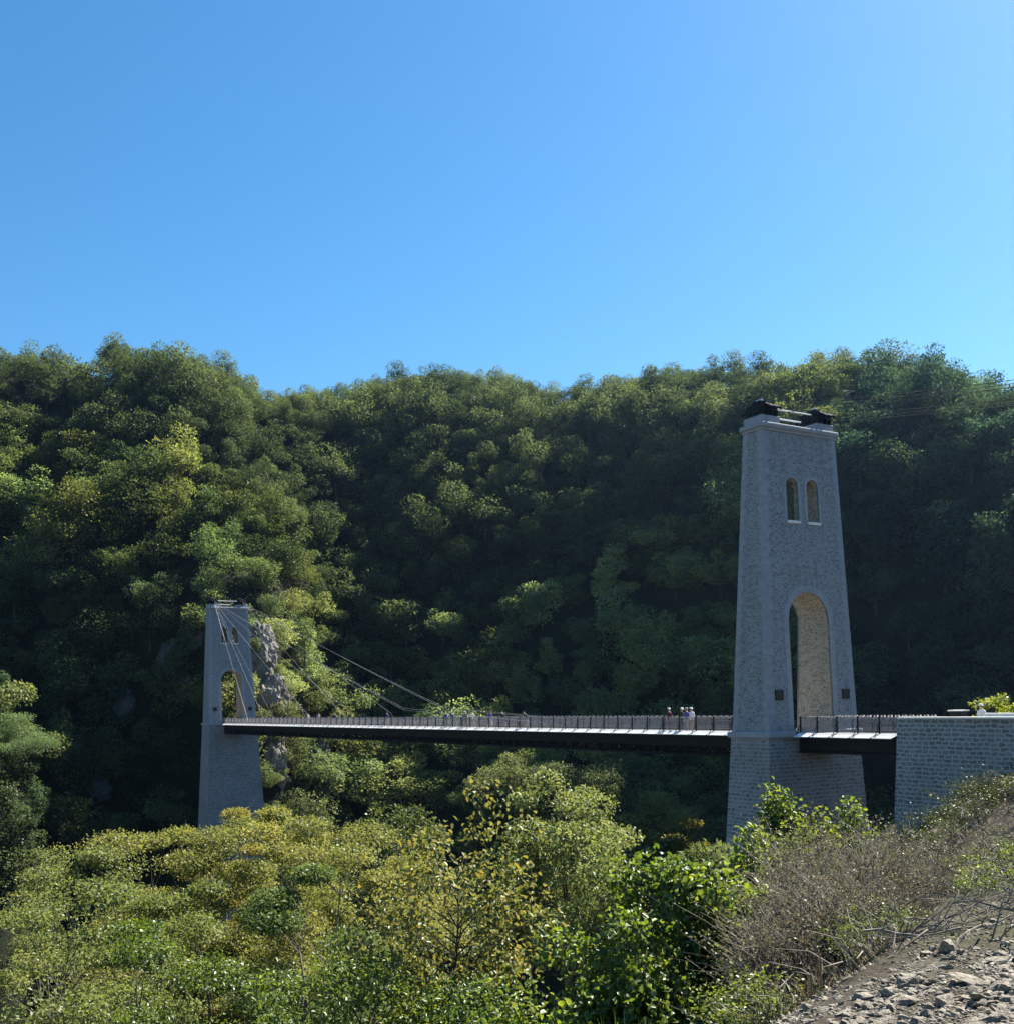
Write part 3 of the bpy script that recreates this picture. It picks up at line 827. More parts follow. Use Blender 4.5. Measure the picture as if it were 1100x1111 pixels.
def girder(y):
    mb = MB()
    segs = [(-137.6, -1.85), (1.95, 10.8)]
    for a, b in segs:
        mb.box(a, b, y - .12, y + .12, -1.22, -.30)                     # fascia plate
        mb.box(a, b, y - .16, y + .16, -1.92 if a < -10 else -1.42, -1.76 if a < -10 else -1.28)
        zb = -1.82 if a < -10 else -1.34
        n = max(1, round((b - a) / 2.0)); st = (b - a) / n
        for i in range(n + 1):
            x = a + i * st; mb.box(max(a, x - .07), min(b, x + .07), y - .08, y + .08, zb, -.9)
            if i < n:
                mb.bar((x, y, -1.2), (x + st / 2, y, zb), .08); mb.bar((x + st / 2, y, zb), (x + st, y, -1.2), .08)
                mb.bar((x, y, zb), (x + st / 2, y, -1.2), .07); mb.bar((x + st / 2, y, -1.2), (x + st, y, zb), .07)
    return mb.build('girder', M['dark_steel'], deck)
girder(-1.55); girder(1.55); girder(0.0)
mb = MB(); mb.box(-.09, .09, -1.40, 1.40, -.62, -.27); mb.box(-.06, .06, -1.40, 1.40, -1.30, -1.14); mb.box(-.03, .03, -.1, .1, -1.14, -.62)
cbm = mb.mesh('cross_beam')
for t in np.arange(-137.4, 10.4, 2.0):
    if abs(t) < 2.2: continue
    c_ = obj('cross_beam', cbm, M['dark_steel'], deck); c_.location = (t, 0, 0)
def panel(mb, a, b, y, fine):
    mb.box(a, b, y - .03, y + .03, .93, .98); mb.box(a, b, y - .02, y + .02, .02, .06); mb.box(a, b, y - .015, y + .015, .18, .21); mb.box(a, b, y - .015, y + .015, .76, .785)
    n = 12; s = (b - a) / n
    for i in range(n):
        x = a + i * s
        mb.bar((x, y + .01, .2), (x + s, y + .01, .77), .013); mb.bar((x + s, y - .01, .2), (x, y - .01, .77), .013)
        mb.bar((x + s / 2, y, .05), (x + s / 2, y, .2), .016)
    if fine:
        for i in range(3):
            x = a + (i + .5) * (b - a) / 3
            for sg in (-1, 1):
                mb.tube([(x + sg * .25, y, .80), (x + sg * .16, y, .90), (x + sg * .07, y - .01, .99), (x, y, 1.09)], [.022, .03, .026, .012], 5)
                mb.tube([(x + sg * .04, y, .98), (x + sg * .14, y - .02, 1.05), (x + sg * .2, y, 1.02)], [.02, .025, .01], 5)
    else:
        for i in range(6):
            x = a + (i + .5) * (b - a) / 6; mb.bar((x - .12, y, .80), (x, y, .93), .02); mb.bar((x + .12, y, .80), (x, y, .93), .02)
def railing(side):
    y = side * 1.70; mb = MB()
    for a, b in zip(posts[:-1], posts[1:]):
        if b - a > 2.3: continue
        panel(mb, a, b, y, a > -62)
    rl = mb.build('railing', M['rail'], deck)
    pm = MB(); pm.box(-.045, .045, -.045, .045, -.12, 1.03); pm.tube([(0, side * .03, .62), (0.0, side * .28, .1), (-.05, side * .50, -.27)], [.02, .025, .03], 5)
    pm.box(-.06, .06, -.06, .06, 1.0, 1.06)
    pme = pm.mesh('post')
    if side < 0:
        for t in posts:
            p = obj('post', pme, M['dark_steel'], rl); p.location = (t, y, 0)
    else:
        mb = MB()
        for t in posts: mb.box(t - .045, t + .045, y - .045, y + .045, -.12, 1.03)
        mb.build('post_row', M['dark_steel'], rl)
    return rl
railing(-1); railing(1)

# stay cables
def cat_pts(a, b, sag, n=8):
    a, b = Vector(a), Vector(b)
    return [a.lerp(b, i / n) - Vector((0, 0, sag * 4 * (i / n) * (1 - i / n))) for i in range(n + 1)]
def fan(t0, y, dirs, label, rad, back=None):
    root = empty('cable_fan', bpt(t0, y, 0), BROT); tag(root, label, 'cables', 'stay cables of the bridge')
    for (dt, z, pair) in dirs:
        for k in range(pair):
            mb = MB(); dz = .22 * k
            mb.tube(cat_pts((.9 if dt > 0 else -.9, 0, 22.3 - .25 * k), (dt, 0, z + dz), abs(dt) * .004), rad, 5); mb.build('cable', M['cable'], root)
    if len(dirs) > 3:
        for k in range(2):
            mb = MB(); mb.tube([(81, 0, 1.9 + .22 * k), (96, 0, 1.25 + .1 * k), (112, 0, .5)], rad * .8, 5); mb.build('cable', M['cable'], root)
    if back:
        for k in range(3):
            mb = MB(); mb.tube(cat_pts((back[2], 0, 22.3 - .22 * k), (back[0], 0, back[1] - .16 * k), .5), rad, 5); mb.build('cable', M['dark_steel'], root)
    return root
FD = [(20, .4, 2), (29, .4, 1), (34, .5, 1), (50, .8, 2), (66, 1.4, 1), (81, 1.9, 2)]
fan(-140, -2.62, FD, 'fan of pale cables from the far tower top to the near side of the deck', .014)
fan(-140, 2.62, [FD[2], FD[3], FD[4], FD[5]], 'fan of cables from the far tower to the hidden side of the deck', .014)
FN = []
fan(0, -2.62, FN, 'taut cables running right from the near tower top, the upper bundle', .02, (46, 15.8, .9))
fan(0, 2.62, FN, 'taut cables running right from the near tower top, the lower bundle', .02, (46, 15.8, .9))

# ------------------------------------------------------------------ abutment
ab = empty('abutment_wall', P1, BROT); tag(ab, 'dark coursed stone abutment wall carrying the road right of the near tower', 'wall')
mb = MB()
mb.add([(10.5, -2.25, .93), (60, -2.25, .93), (60, 2.3, .93), (10.5, 2.3, .93), (9.9, -2.75, -16), (60, -2.75, -16), (60, 2.8, -16), (9.9, 2.8, -16)],
       [(0, 1, 2, 3), (7, 6, 5, 4), (0, 4, 5, 1), (1, 5, 6, 2), (2, 6, 7, 3), (3, 7, 4, 0)])
me = mb.mesh('wall')
bm = bmesh.new(); bm.from_mesh(me); bmesh.ops.recalc_face_normals(bm, faces=bm.faces); bm.to_mesh(me); bm.free()
obj('masonry', me, M['abut'], ab, uv=True)
mb = MB(); mb.box(10.6, 60, -2.42, -1.85, .94, 1.04); mb.build('coping', M['coping'], ab)
mb = MB(); mb.box(13.2, 60, 1.9, 2.4, .94, 1.16); mb.build('parapet', M['coping'], ab)
pb = empty('planter_box', bpt(14.0, -1.2, .935), BROT); tag(pb, 'flared dark box with a white rim standing on the abutment', 'planter')
mb = MB(); mb.frus(.22, .28, 0, .32, .42, .42); mb.build('box', M['dark_steel'], pb)
mb = MB(); mb.box(-.47, .47, -.37, .37, .423, .49); mb.build('rim', M['coping'], pb)

# ------------------------------------------------------------------ people
def mat_cloth(name, c):
    return mat_simple(name, tuple(x * .85 for x in c), c, 9, .85, .2, bstr=.1)
SKIN = mat_simple('skin', (.42, .26, .19), (.5, .32, .24), 5, .6, .3, bstr=.02)
CL = {k: mat_cloth('cloth_' + k, c) for k, c in dict(navy=(.05, .06, .18), white=(.75, .75, .74), blue=(.08, .09, .3), black=(.035, .035, .04), maroon=(.10, .03, .045), grey=(.3, .3, .32), khaki=(.3, .26, .19), teal=(.08, .2, .24), denim=(.06, .09, .16)).items()}
CL['hair'] = mat_cloth('hair', (.05, .035, .025)); CL['grey_hair'] = mat_cloth('grey_hair', (.45, .44, .43))

def skin_body(J, E, lv=2):
    me = bpy.data.meshes.new('sk'); me.from_pydata([j[0] for j in J], E, [])
    o = link(bpy.data.objects.new('tmp', me)); sk = o.modifiers.new('s', 'SKIN'); sk.use_smooth_shade = True
    for i, j in enumerate(J):
        me.skin_vertices[0].data[i].radius = (j[1], j[2] if len(j) > 2 else j[1])
    me.skin_vertices[0].data[0].use_root = True
    ss = o.modifiers.new('u', 'SUBSURF'); ss.levels = lv
    dg = bpy.context.evaluated_depsgraph_get(); dg.update()
    res = bpy.data.meshes.new_from_object(o.evaluated_get(dg)); bpy.data.objects.remove(o, do_unlink=True)
    return res

def person(loc, rz, top, legs, head, label, lean=0.0, hat=None, sc=1.02, stride=.12, arms='down'):
    """standing figure, faces local +x; lean bends the trunk forward at the hips"""
    root = empty('person', loc, rz); root.scale = (sc,) * 3; tag(root, label, 'person')
    c, s = math.cos(lean), math.sin(lean)
    def up(x, y, z):                                # rotate about the hip axis at z = .92
        zz = z - .92; return (x * c + zz * s, y, .92 + zz * c - x * s)
    J = [((0, 0, .94), .12, .15), (up(0, 0, 1.12), .11, .14), (up(.01, 0, 1.30), .115, .165), (up(0, 0, 1.44), .07, .10), (up(.015, 0, 1.52), .05), (up(.03, 0, 1.60), .078, .072), (up(.035, 0, 1.70), .08, .07),
         ((0, .09, .88), .085), ((stride * .5, .10, .48), .058), ((stride * .2, .10, .09), .042), ((stride * .2 + .15, .115, .035), .035),
         ((0, -.09, .88), .085), ((-stride * .3, -.10, .48), .058), ((-stride, -.10, .09), .042), ((-stride + .15, -.115, .035), .035)]
    E = [(0, 1), (1, 2), (2, 3), (3, 4), (4, 5), (5, 6), (0, 7), (7, 8), (8, 9), (9, 10), (0, 11), (11, 12), (12, 13), (13, 14)]
    def arm(sd):
        b = len(J)
        if arms == 'rail': pts = [up(0, sd * .19, 1.40), up(.12, sd * .22, 1.16), (.42, sd * .18, 1.04)]
        else: pts = [up(0, sd * .19, 1.40), up(-.02, sd * .24, 1.13), up(.10, sd * .23, .90)]
        J.extend([(pts[0], .055), (pts[1], .042), (pts[2], .03)])
        E.extend([(3, b), (b, b + 1), (b + 1, b + 2)])
        hp = Vector(pts[2]); fwd = (Vector(pts[2]) - Vector(pts[1])).normalized(); lat = Vector((0, -sd, 0))
        n = len(J); J.append((tuple(hp + fwd * .07), .026, .036)); E.append((b + 2, n))
        for k, (o_, ln) in enumerate(((-.03, .07), (-.01, .085), (.01, .08), (.03, .065))):
            m = len(J); q = hp + fwd * .09 + lat * o_; J.append((tuple(q), .010)); J.append((tuple(q + fwd * ln + Vector((0, 0, -.02))), .008)); E.append((n, m)); E.append((m, m + 1))
        m = len(J); J.append((tuple(hp + fwd * .07 + lat * .055), .009)); E.append((b + 2, m))
    arm(1); arm(-1)
    body = skin_body(J, E, 1)
    # clothing shells: copies of the body faces pushed outwards
    def shell(test, off, nm, mat):
        bm = bmesh.new(); bm.from_mesh(body); bm.normal_update()
        kill = [f for f in bm.faces if not test(f.calc_center_median())]
        bmesh.ops.delete(bm, geom=kill, context='FACES')
        for v in bm.verts: v.co += v.normal * off
        m2 = bpy.data.meshes.new(nm); bm.to_mesh(m2); bm.free()
        return obj(nm, m2, mat, root, smooth=True)
    obj('body', body, SKIN, root, smooth=True)
    def unrot(p):
        x, z = p.x, p.z - .92; return x * c - z * s, z * c + x * s + .92
    armh = 1.04 if arms == 'rail' else .98
    shell(lambda p: p.z < .97 and p.z > .10 and abs(p.y) < .185 and unrot(p)[0] < .22, .012, 'trousers', legs)
    shell(lambda p: unrot(p)[1] > .92 and unrot(p)[1] < 1.475 and (abs(p.y) < .18 or unrot(p)[1] > 1.12), .016, 'shirt', top)
    mb = MB(); fx = Vector(up(.035, 0, 1.70))
    bm = bmesh.new(); bmesh.ops.create_icosphere(bm, subdivisions=2, radius=.098)
    for v in bm.verts:
        v.co.x *= 1.08; v.co.z *= .95
    for f in [f for f in bm.faces if f.calc_center_median().z < -.01 and f.calc_center_median().x > -.03 or f.calc_center_median().z < -.06]: bm.faces.remove(f)
    for v in bm.verts: v.co = Vector(up(v.co.x + .025, v.co.y, v.co.z + 1.70))
    hm = bpy.data.meshes.new('hair'); bm.to_mesh(hm); bm.free(); h = obj('hair', hm, head, root, smooth=True)
    # face: nose, eyes
    mb = MB(); mb.tube([up(.105, 0, 1.69), up(.135, 0, 1.645)], [.012, .02], 5); mb.build('nose', SKIN, root)
    mb = MB()
    for sd in (-1, 1): mb.tube([up(.10, sd * .032, 1.685), up(.118, sd * .032, 1.685)], [.013, .008], 5)
    mb.build('eyes', CL['black'], root)
    if hat:
        mb = MB(); pts = [(0, 1.735), (.02, 1.80), (.04, 1.835)]
        mb.tube([up(.03, 0, 1.715), up(.03, 0, 1.73), up(.03, 0, 1.80), up(.03, 0, 1.83)], [.15, .12, .112, .07], 12)
        mb.build('hat', hat, root)
    return root
RB = BROT
DZ = -.098
def pp(px, y): # deck position seen at photo column px, at cross offset y
    a, _ = ray(px, 785); o = P1 + BY * y
    t = (a * o.y - o.x) / (BX.x - a * BX.y)
    return t
def put(px, y, face, *a, **k):
    return person(bpt(pp(px, y), y, DZ), RB + face, *a, **k)
CAMF, FARF = -math.pi / 2, math.pi / 2      # face the camera side railing / away from it
put(485, -1.25, CAMF, CL['navy'], CL['denim'], CL['hair'], 'person in dark navy clothes at the railing, left one of a close pair', lean=.25, arms='rail')
put(491, -.9, CAMF, CL['blue'], CL['grey'], CL['grey_hair'], 'person in bright blue with pale hair, right one of a close pair', lean=.1)
put(506, -1.2, CAMF + .3, CL['black'], CL['black'], CL['grey_hair'], 'tall person in black with pale hair near the middle of the deck', lean=.2, arms='rail')
put(512, -.8, CAMF + .8, CL['white'], CL['khaki'], CL['hair'], 'person in a white top and khaki trousers beside the one in black')
put(532, -.6, 0, CL['blue'], CL['white'], CL['hair'], 'lone person in a blue top walking along the middle of the deck', stride=.35)
put(549, -1.15, CAMF, CL['black'], CL['denim'], CL['grey_hair'], 'person in a dark jacket leaning far forward over the railing', lean=.6, arms='rail')
put(572, -1.0, CAMF - .5, CL['black'], CL['khaki'], CL['hair'], 'person in black leaning on the railing right of the others mid deck', lean=.45, arms='rail')
put(726, -1.2, CAMF, CL['maroon'], CL['maroon'], CL['hair'], 'person in dark red clothes with a white hat by the near tower', hat=CL['white'])
put(738.5, -.5, 0, CL['black'], CL['black'], CL['hair'], 'person in black with a white hat, second from the near tower group', hat=CL['white'], lean=.15)
put(745, -.9, CAMF, CL['blue'], CL['grey'], CL['hair'], 'person in a blue top with a pale cap among the hats near the near tower', hat=CL['grey'])
put(750, -.4, CAMF + .4, CL['white'], CL['khaki'], CL['hair'], 'person in white with a white hat, closest to the near tower', hat=CL['white'])
put(335, -1.0, CAMF, CL['white'], CL['grey'], CL['hair'], 'small figure in white at the far end of the deck', lean=.1)
put(346, -.5, 0, CL['grey'], CL['black'], CL['hair'], 'small figure in grey walking near the far end of the deck', stride=.3)
put(365, -.9, CAMF, CL['navy'], CL['navy'], CL['hair'], 'small figure in navy looking over the railing near the far end', lean=.3, arms='rail')
put(421, -.8, CAMF, CL['navy'], CL['grey'], CL['hair'], 'small figure in navy alone between the far end and the middle', lean=.1)
person(bpt(pp(1065, .2), .2, -.05), RB + CAMF, CL['white'], CL['khaki'], CL['hair'], 'person in white with a pale hat behind the abutment coping', hat=CL['white']).location.z = -.1

# ------------------------------------------------------------------ middle distance trees
def place_tree(px, ytop, Y, seed, rad, label, group=None, prof=dome, lmat='leaf_pale', wmat='bark_dark', ncl=45, clr=1.0, nlf=170, L=.22, W=.13, z0f=.3, color=None, flat=.6, cat='tree', name='broadleaf_tree', tr=.2, minH=None, **kw):
    p = at(px, ytop, Y); gz = ground_at(p.x, p.y); H = p.z - gz
    if H > (24 if Y < 60 else 20) or minH:
        h = hill_hit(px, ytop + (minH or 13) * F / max(Y, 170))
        if h is not None:
            rad *= max(1, h.y / Y) ** .7; clr *= max(1, h.y / Y) ** .7
            q = at(px, ytop, h.y); p = Vector((h.x, h.y, 0)); gz = h.z - .3; H = min(22, max(7, q.z - gz))
    wm, lm = tree_meshes(seed, H, H * z0f, rad, ncl, clr, nlf, L, W, prof, flat, tr=tr, **kw)
    print(name, label[:30], 'H=%.1f' % H)
    return make_tree(name, wm, lm, M[wmat], M[lmat], (p.x, p.y, gz), label, cat, group, color=color)

MG = 'trees below the deck'
place_tree(598, 824, 52, 201, 4.2, 'big round pale green tree with two dark stems below the middle of the deck', lmat='leaf_pale', ncl=70, clr=.95, nlf=330, L=.20, W=.12, z0f=.42, trunks=2, color=(1.35, 1.35, 1.35))
place_tree(655, 902, 47, 202, 2.6, 'smaller pale green tree right of the big round one', lmat='leaf_pale', ncl=40, clr=.8, nlf=300, L=.18, W=.11, z0f=.35, color=(1.35, 1.35, 1.3))
place_tree(712, 858, 90, 203, 4.6, 'olive tree with a flat layered crown left of the near tower base', lmat='leaf_hill', ncl=40, clr=1.5, nlf=260, L=.30, W=.19, z0f=.45, flat=.35, prof=spread, color=(2.4, 2.1, 1.5))
place_tree(748, 888, 80, 204, 2.6, 'small orange tinged tree beside the near tower base', lmat='leaf_hill', ncl=16, clr=1.1, nlf=220, L=.26, W=.16, z0f=.6, flat=.3, prof=spread, color=(2.6, 1.6, .7))
for i, (px, yt, Y, rad) in enumerate([(545, 818, 150, 5), (590, 822, 165, 5), (642, 826, 140, 5), (672, 850, 125, 4.2), (722, 905, 78, 3.6), (770, 915, 60, 3)]):
    place_tree(px, yt, Y, 220 + i, rad, 'grey olive tree in the gorge seen under the middle of the deck', MG, lmat='leaf_hill', ncl=34, clr=1.7 * rad / 5.5, nlf=190, L=.34, W=.21, z0f=.5, color=(1.15, 1.1, 1.1))
place_tree(22, 768, 120, 240, 5.2, 'blue green layered conifer like tree at the left edge', lmat='leaf_hill', ncl=60, clr=1.3, nlf=230, L=.28, W=.13, z0f=.5, flat=.4, prof=cone, color=(1.0, 1.22, 1.25), name='layered_tree')
place_tree(538, 703, 205, 241, 4.6, 'bright yellow green tree behind the middle of the deck', lmat='leaf_hill', ncl=30, clr=1.5, nlf=200, L=.36, W=.22, z0f=.5, flat=.5, prof=spread, color=(1.9, 1.75, .8), minH=8)
place_tree(1081, 748, 66, 242, 1.7, 'small bright shrub behind the abutment at the right edge', lmat='leaf_green', ncl=22, clr=.5, nlf=150, L=.16, W=.11, z0f=.2, color=(1.3, 1.2, 1), cat='shrub', name='leafy_shrub', tr=.05)
place_tree(412, 722, 196, 243, 2.2, 'slender grey green tree rising above the deck right of the spur', lmat='leaf_hill', ncl=22, clr=1.0, nlf=170, L=.3, W=.19, z0f=.35, prof=column, color=(1.4, 1.35, 1.3), minH=10)
place_tree(487, 712, 215, 244, 2.6, 'slender grey tree above the deck left of the yellow green one', lmat='leaf_hill', ncl=18, clr=1.0, nlf=130, L=.3, W=.19, z0f=.35, prof=column, color=(1.2, 1.2, 1.3), minH=10)

# ------------------------------------------------------------------ foreground trees
YK = dict(lmat='leaf_yel', flat=.42, L=.078, W=.044, twigs=3, shell=.1, wmat='bark_mid', branch_r=.5)
place_tree(35, 874, 24, 301, 4.2, 'large yellow green tree filling the lower left corner', ncl=70, clr=.66, nlf=1500, z0f=.25, prof=dome, tr=.2, color=(1.0, 1.0, 1.0), **YK)
place_tree(188, 852, 28, 302, 3.8, 'yellow topped spreading tree left of the far tower base', ncl=70, clr=.66, nlf=1500, z0f=.3, prof=dome, color=(1.1, 1.0, .9), **YK)
place_tree(262, 828, 34, 303, 3.0, 'bright yellow tree top just below the far tower base', ncl=40, clr=.62, nlf=1400, z0f=.45, prof=spread, color=(1.25, 1.05, .8), **YK)
place_tree(228, 844, 31, 316, 2.6, 'yellow tree crown hiding the left foot of the far tower', ncl=38, clr=.6, nlf=1300, z0f=.4, prof=dome, color=(1.2, 1.08, .85), **YK)
place_tree(300, 856, 30, 317, 2.4, 'yellow green tree crown between the far tower foot and the olive yellow tree', ncl=38, clr=.6, nlf=1300, z0f=.4, prof=dome, color=(1.1, 1.05, .9), **YK)
place_tree(212, 905, 24, 318, 2.3, 'yellow green crown in front of the far tower foot, lower than its yellow neighbours', ncl=40, clr=.6, nlf=1300, z0f=.3, prof=dome, color=(1.05, 1.05, .9), **YK)
place_tree(92, 872, 33, 304, 3.2, 'thin dark limbed tree with sparse leaves behind the left corner tree', ncl=40, clr=.7, nlf=420, z0f=.5, prof=spread, color=(.85, .9, .8), **YK)
place_tree(372, 842, 27, 305, 3.6, 'olive yellow tree right of the far tower base', ncl=66, clr=.66, nlf=1500, z0f=.3, prof=dome, color=(1.0, .95, .9), **YK)
place_tree(420, 838, 42, 306, 2.8, 'round grey green tree top behind the birch', ncl=50, clr=.8, nlf=360, z0f=.5, prof=dome, lmat='leaf_pale', flat=.6, L=.14, W=.09, twigs=2, color=(.85, .85, .8))
place_tree(315, 922, 22, 307, 2.5, 'dense mid green tree low between the yellow ones', ncl=46, clr=.6, nlf=1300, z0f=.2, prof=dome, color=(.68, .8, .7), **YK)  # leaf tint lowered to stand for shade between the crowns
place_tree(150, 970, 18, 308, 2.4, 'dark green leafy tree low in front of the yellow topped one', ncl=42, clr=.55, nlf=1200, z0f=.15, lmat='leaf_green', flat=.42, L=.07, W=.042, twigs=2, color=(.6, .7, .6))  # leaf tint darkened to carry the shadow low among the trees
place_tree(-60, 980, 17, 309, 3.0, 'yellow green tree cut by the left edge of the picture', ncl=60, clr=.7, nlf=360, z0f=.15, prof=dome, color=(1, 1, 1), **YK)
place_tree(480, 838, 14, 310, 1.25, 'slim birch with a dark stem and orange tinted leaves in the centre foreground', ncl=66, clr=.30, nlf=62, z0f=.45, prof=column, lmat='leaf_birch', wmat='bark_dark', L=.075, W=.055, flat=.8, twigs=2, shell=.1, tr=.06, detail=True, name='birch_tree', droop=.4)
place_tree(395, 1005, 13, 311, 1.6, 'green leafy sapling left of the birch stem', ncl=40, clr=.42, nlf=330, z0f=.2, lmat='leaf_green', L=.062, W=.036, flat=.6, tr=.06, detail=True, color=(.8, .85, .8), name='leafy_sapling')
place_tree(540, 1035, 12, 312, 1.2, 'dark green bushy sapling right of the birch stem', ncl=32, clr=.36, nlf=240, z0f=.15, lmat='leaf_green', L=.058, W=.038, flat=.6, tr=.05, detail=True, color=(.6, .72, .7), name='leafy_sapling')
place_tree(250, 1010, 13.5, 313, 1.9, 'mid green sapling at the bottom edge left of centre', ncl=40, clr=.42, nlf=330, z0f=.15, lmat='leaf_green', L=.062, W=.036, flat=.6, tr=.06, detail=True, color=(.75, .85, .7), name='leafy_sapling')
place_tree(66, 922, 20, 314, 2.6, 'yellow green young tree in the gap right of the corner tree', ncl=70, clr=.65, nlf=420, z0f=.15, prof=dome, color=(.9, .95, .9), **YK)
place_tree(335, 1040, 16, 315, 2.4, 'low green sapling between the birch and the dense mid green tree', ncl=70, clr=.5, nlf=240, z0f=.1, prof=dome, lmat='leaf_green', L=.062, W=.036, flat=.5, tr=.06, color=(.8, .88, .72), name='leafy_sapling')
for (x_, y_, H_, sd_, lb_) in ((30, 50, 14, 501, 'tall added shade tree beside the abutment just outside the right edge'), (34.5, 46, 15, 502, 'broad added shade tree further right, shading the bank'), (30.5, 42, 12, 503, 'added shade tree nearest the camera right of the bank')):  # unseen trees added to throw shade on the bank
    wm, lm = tree_meshes(sd_, H_, 3.5, 3.4, 44, 1.3, 330, .2, .13, dome, .6, tr=.2, twigs=1)
    make_tree('added_shade_tree', wm, lm, M['bark_dark'], M['leaf_green'], (x_, y_, ground_at(x_, y_)), lb_, 'tree', color=(.8, .85, .8))
# hazel and shoots
place_tree(715, 930, 11, 320, 1.15, 'bright green hazel bush with round glossy leaves in front of the near tower', ncl=80, clr=.28, nlf=150, z0f=.2, lmat='leaf_green', L=.066, W=.056, flat=.8, trunks=6, tr=.035, detail=True, color=(1.0, 1.05, .85), cat='bush', name='hazel_bush', prof=dome, shell=.1)
place_tree(620, 1010, 10.5, 321, .95, 'bright green bush at the bottom edge beside the hazel', ncl=55, clr=.28, nlf=95, z0f=.15, lmat='leaf_green', L=.075, W=.06, flat=.8, trunks=5, tr=.03, detail=True, color=(1.05, 1.1, .9), cat='bush', name='leafy_bush', shell=.1)
place_tree(800, 945, 10.5, 322, .75, 'leafy bush half hiding the foot of the near tower', ncl=45, clr=.26, nlf=90, z0f=.15, lmat='leaf_green', L=.07, W=.058, flat=.8, trunks=5, tr=.03, detail=True, color=(1.0, 1.05, .95), cat='bush', name='leafy_bush', shell=.1)
for i, (px, yt, Y, rad, colr, lb) in enumerate([
    (846, 846, 14, .55, (1.1, 1.1, 1.1), 'tall upright leafy shoot before the near tower, tallest of the row'),
    (886, 862, 14, .55, (1.25, 1.15, .8), 'yellow green upright shoot right of the tallest one'),
    (922, 872, 15, .6, (.9, .95, .9), 'dark leafy shoot in front of the tower foot, right of the yellow green one'),
    (815, 893, 13, .65, (1, 1.05, 1.05), 'pale leafy shoot at the left corner of the near tower'),
    (868, 898, 12.5, .75, (1.0, 1.0, .9), 'low leafy shoot between the tallest and the yellow green one')]):
    place_tree(px, yt, Y, 330 + i, rad, lb, 'upright shoots before the near tower', ncl=70, clr=.22, nlf=75, z0f=.25, lmat='leaf_green', L=.065, W=.045, flat=1, trunks=3, tr=.02, detail=True, color=colr, cat='shrub', name='leafy_shoot', prof=cone, shell=0)

# brown brush
def brush(px, ytop, Y, seed, rad, nst, label, leaf=True):
    p = at(px, ytop, Y); gz = ground_at(p.x, p.y); H = p.z - gz
    rng = np.random.default_rng(seed); rd = random.Random(seed); mb = MB(); tips = []
    for i in range(nst):
        a = rd.random() * 6.28; r0 = rad * .5 * math.sqrt(rd.random()); r1 = r0 + rad * rd.uniform(.0, .75)
        h = H * rd.uniform(.4, 1.0)
        b = Vector((r0 * math.cos(a), r0 * math.sin(a), -.35)); a2 = a + rd.gauss(0, .5)
        e = Vector((r1 * math.cos(a2), r1 * math.sin(a2), h)); m_ = b.lerp(e, .55) + Vector((rd.gauss(0, .12), rd.gauss(0, .12), .1 * h))
        q = bez(b, m_, e, 5); r = rd.uniform(.004, .010)
        mb.tube(q, [r * (1 - .7 * j / 5) for j in range(6)], 3, False)
        for _ in range(7):
            j = rd.randint(1, 5); s0 = q[j]; ee = s0 + Vector((rd.gauss(0, .22), rd.gauss(0, .22), rd.uniform(.05, .4)))
            mb.tube([s0, s0.lerp(ee, .5) + Vector((0, 0, .03)), ee], [r * .5, r * .4, r * .25], 3, False); tips.append(ee); tips.append(s0.lerp(ee, .5))
    t = empty('brush_shrub', (p.x, p.y, gz)); tag(t, label, 'shrub', 'brown brush by the rubble')
    mb.build('stem', M['twig'], t, smooth=True)
    if leaf:
        T = np.array([list(v) for v in tips]); V, Q = clump_leaves(rng, T, np.full(len(T), .09), 3, .026, .016, 1, 0, .4, .2)
        obj('foliage', mesh_np('foliage', V, Q), M['leaf_brown'], t)
brush(905, 918, 11, 401, .75, 360, 'dense brown twiggy shrub in front of the near tower right foot')
brush(950, 928, 12.5, 402, .75, 300, 'brown twiggy shrub directly below the abutment corner')
brush(872, 960, 9.8, 403, .42, 220, 'dark brown twigs between the hazel and the dense brown shrub')
brush(925, 985, 9.0, 404, .5, 260, 'grey bare stems at the edge of the rubble')
brush(848, 1020, 8.6, 405, .34, 150, 'low dark stems at the bottom edge left of the rubble')
brush(980, 958, 16, 406, .8, 160, 'pale thin brush on the bank under the abutment')

# grass, stones, dead branches on the bank
rnd = random.Random(21); rng = np.random.default_rng(21)
def blades(name, pts, mat, label, cat, hmin, hmax, wid, lean=.6):
    P = np.array(pts); n = len(P)
    h = hmin + (hmax - hmin) * rng.random(n); d = unit(np.stack([rng.normal(size=n) * lean, rng.normal(size=n) * lean, np.ones(n) * .7], 1))
    side = unit(np.stack([rng.normal(size=n), rng.normal(size=n), np.zeros(n)], 1)) * (wid * (.6 + .8 * rng.random(n)))[:, None]
    tip = P + d * h[:, None]; mid = P + d * (h * .55)[:, None] + np.array([0, 0, 1]) * (h * .12)[:, None]
    V = np.stack([P - side, P + side, mid + side * .7, mid - side * .7, tip + side * .1, tip - side * .1], 1).reshape(-1, 3)
    b = np.arange(n)[:, None] * 6
    Q = np.concatenate([b + np.array([[0, 1, 2, 3]]), b + np.array([[3, 2, 4, 5]])], 1).reshape(-1, 4)
    o = obj(name, mesh_np(name, V, Q), mat); tag(o, label, cat, kind='stuff'); return o
def bank_pts(n, y0, y1, e0, e1, cl=.0):
    P = []
    while len(P) < n:
        y = y0 + (y1 - y0) * rnd.random() ** 1.6; e = rnd.uniform(e0, e1)
        x = 3 + (.414 * (y - 5) - e) / .91
        if fbm(x, y, 2.2, 5.5) < cl: continue
        z = ground_at(x, y); P.append((x, y, z - .02))
    return P
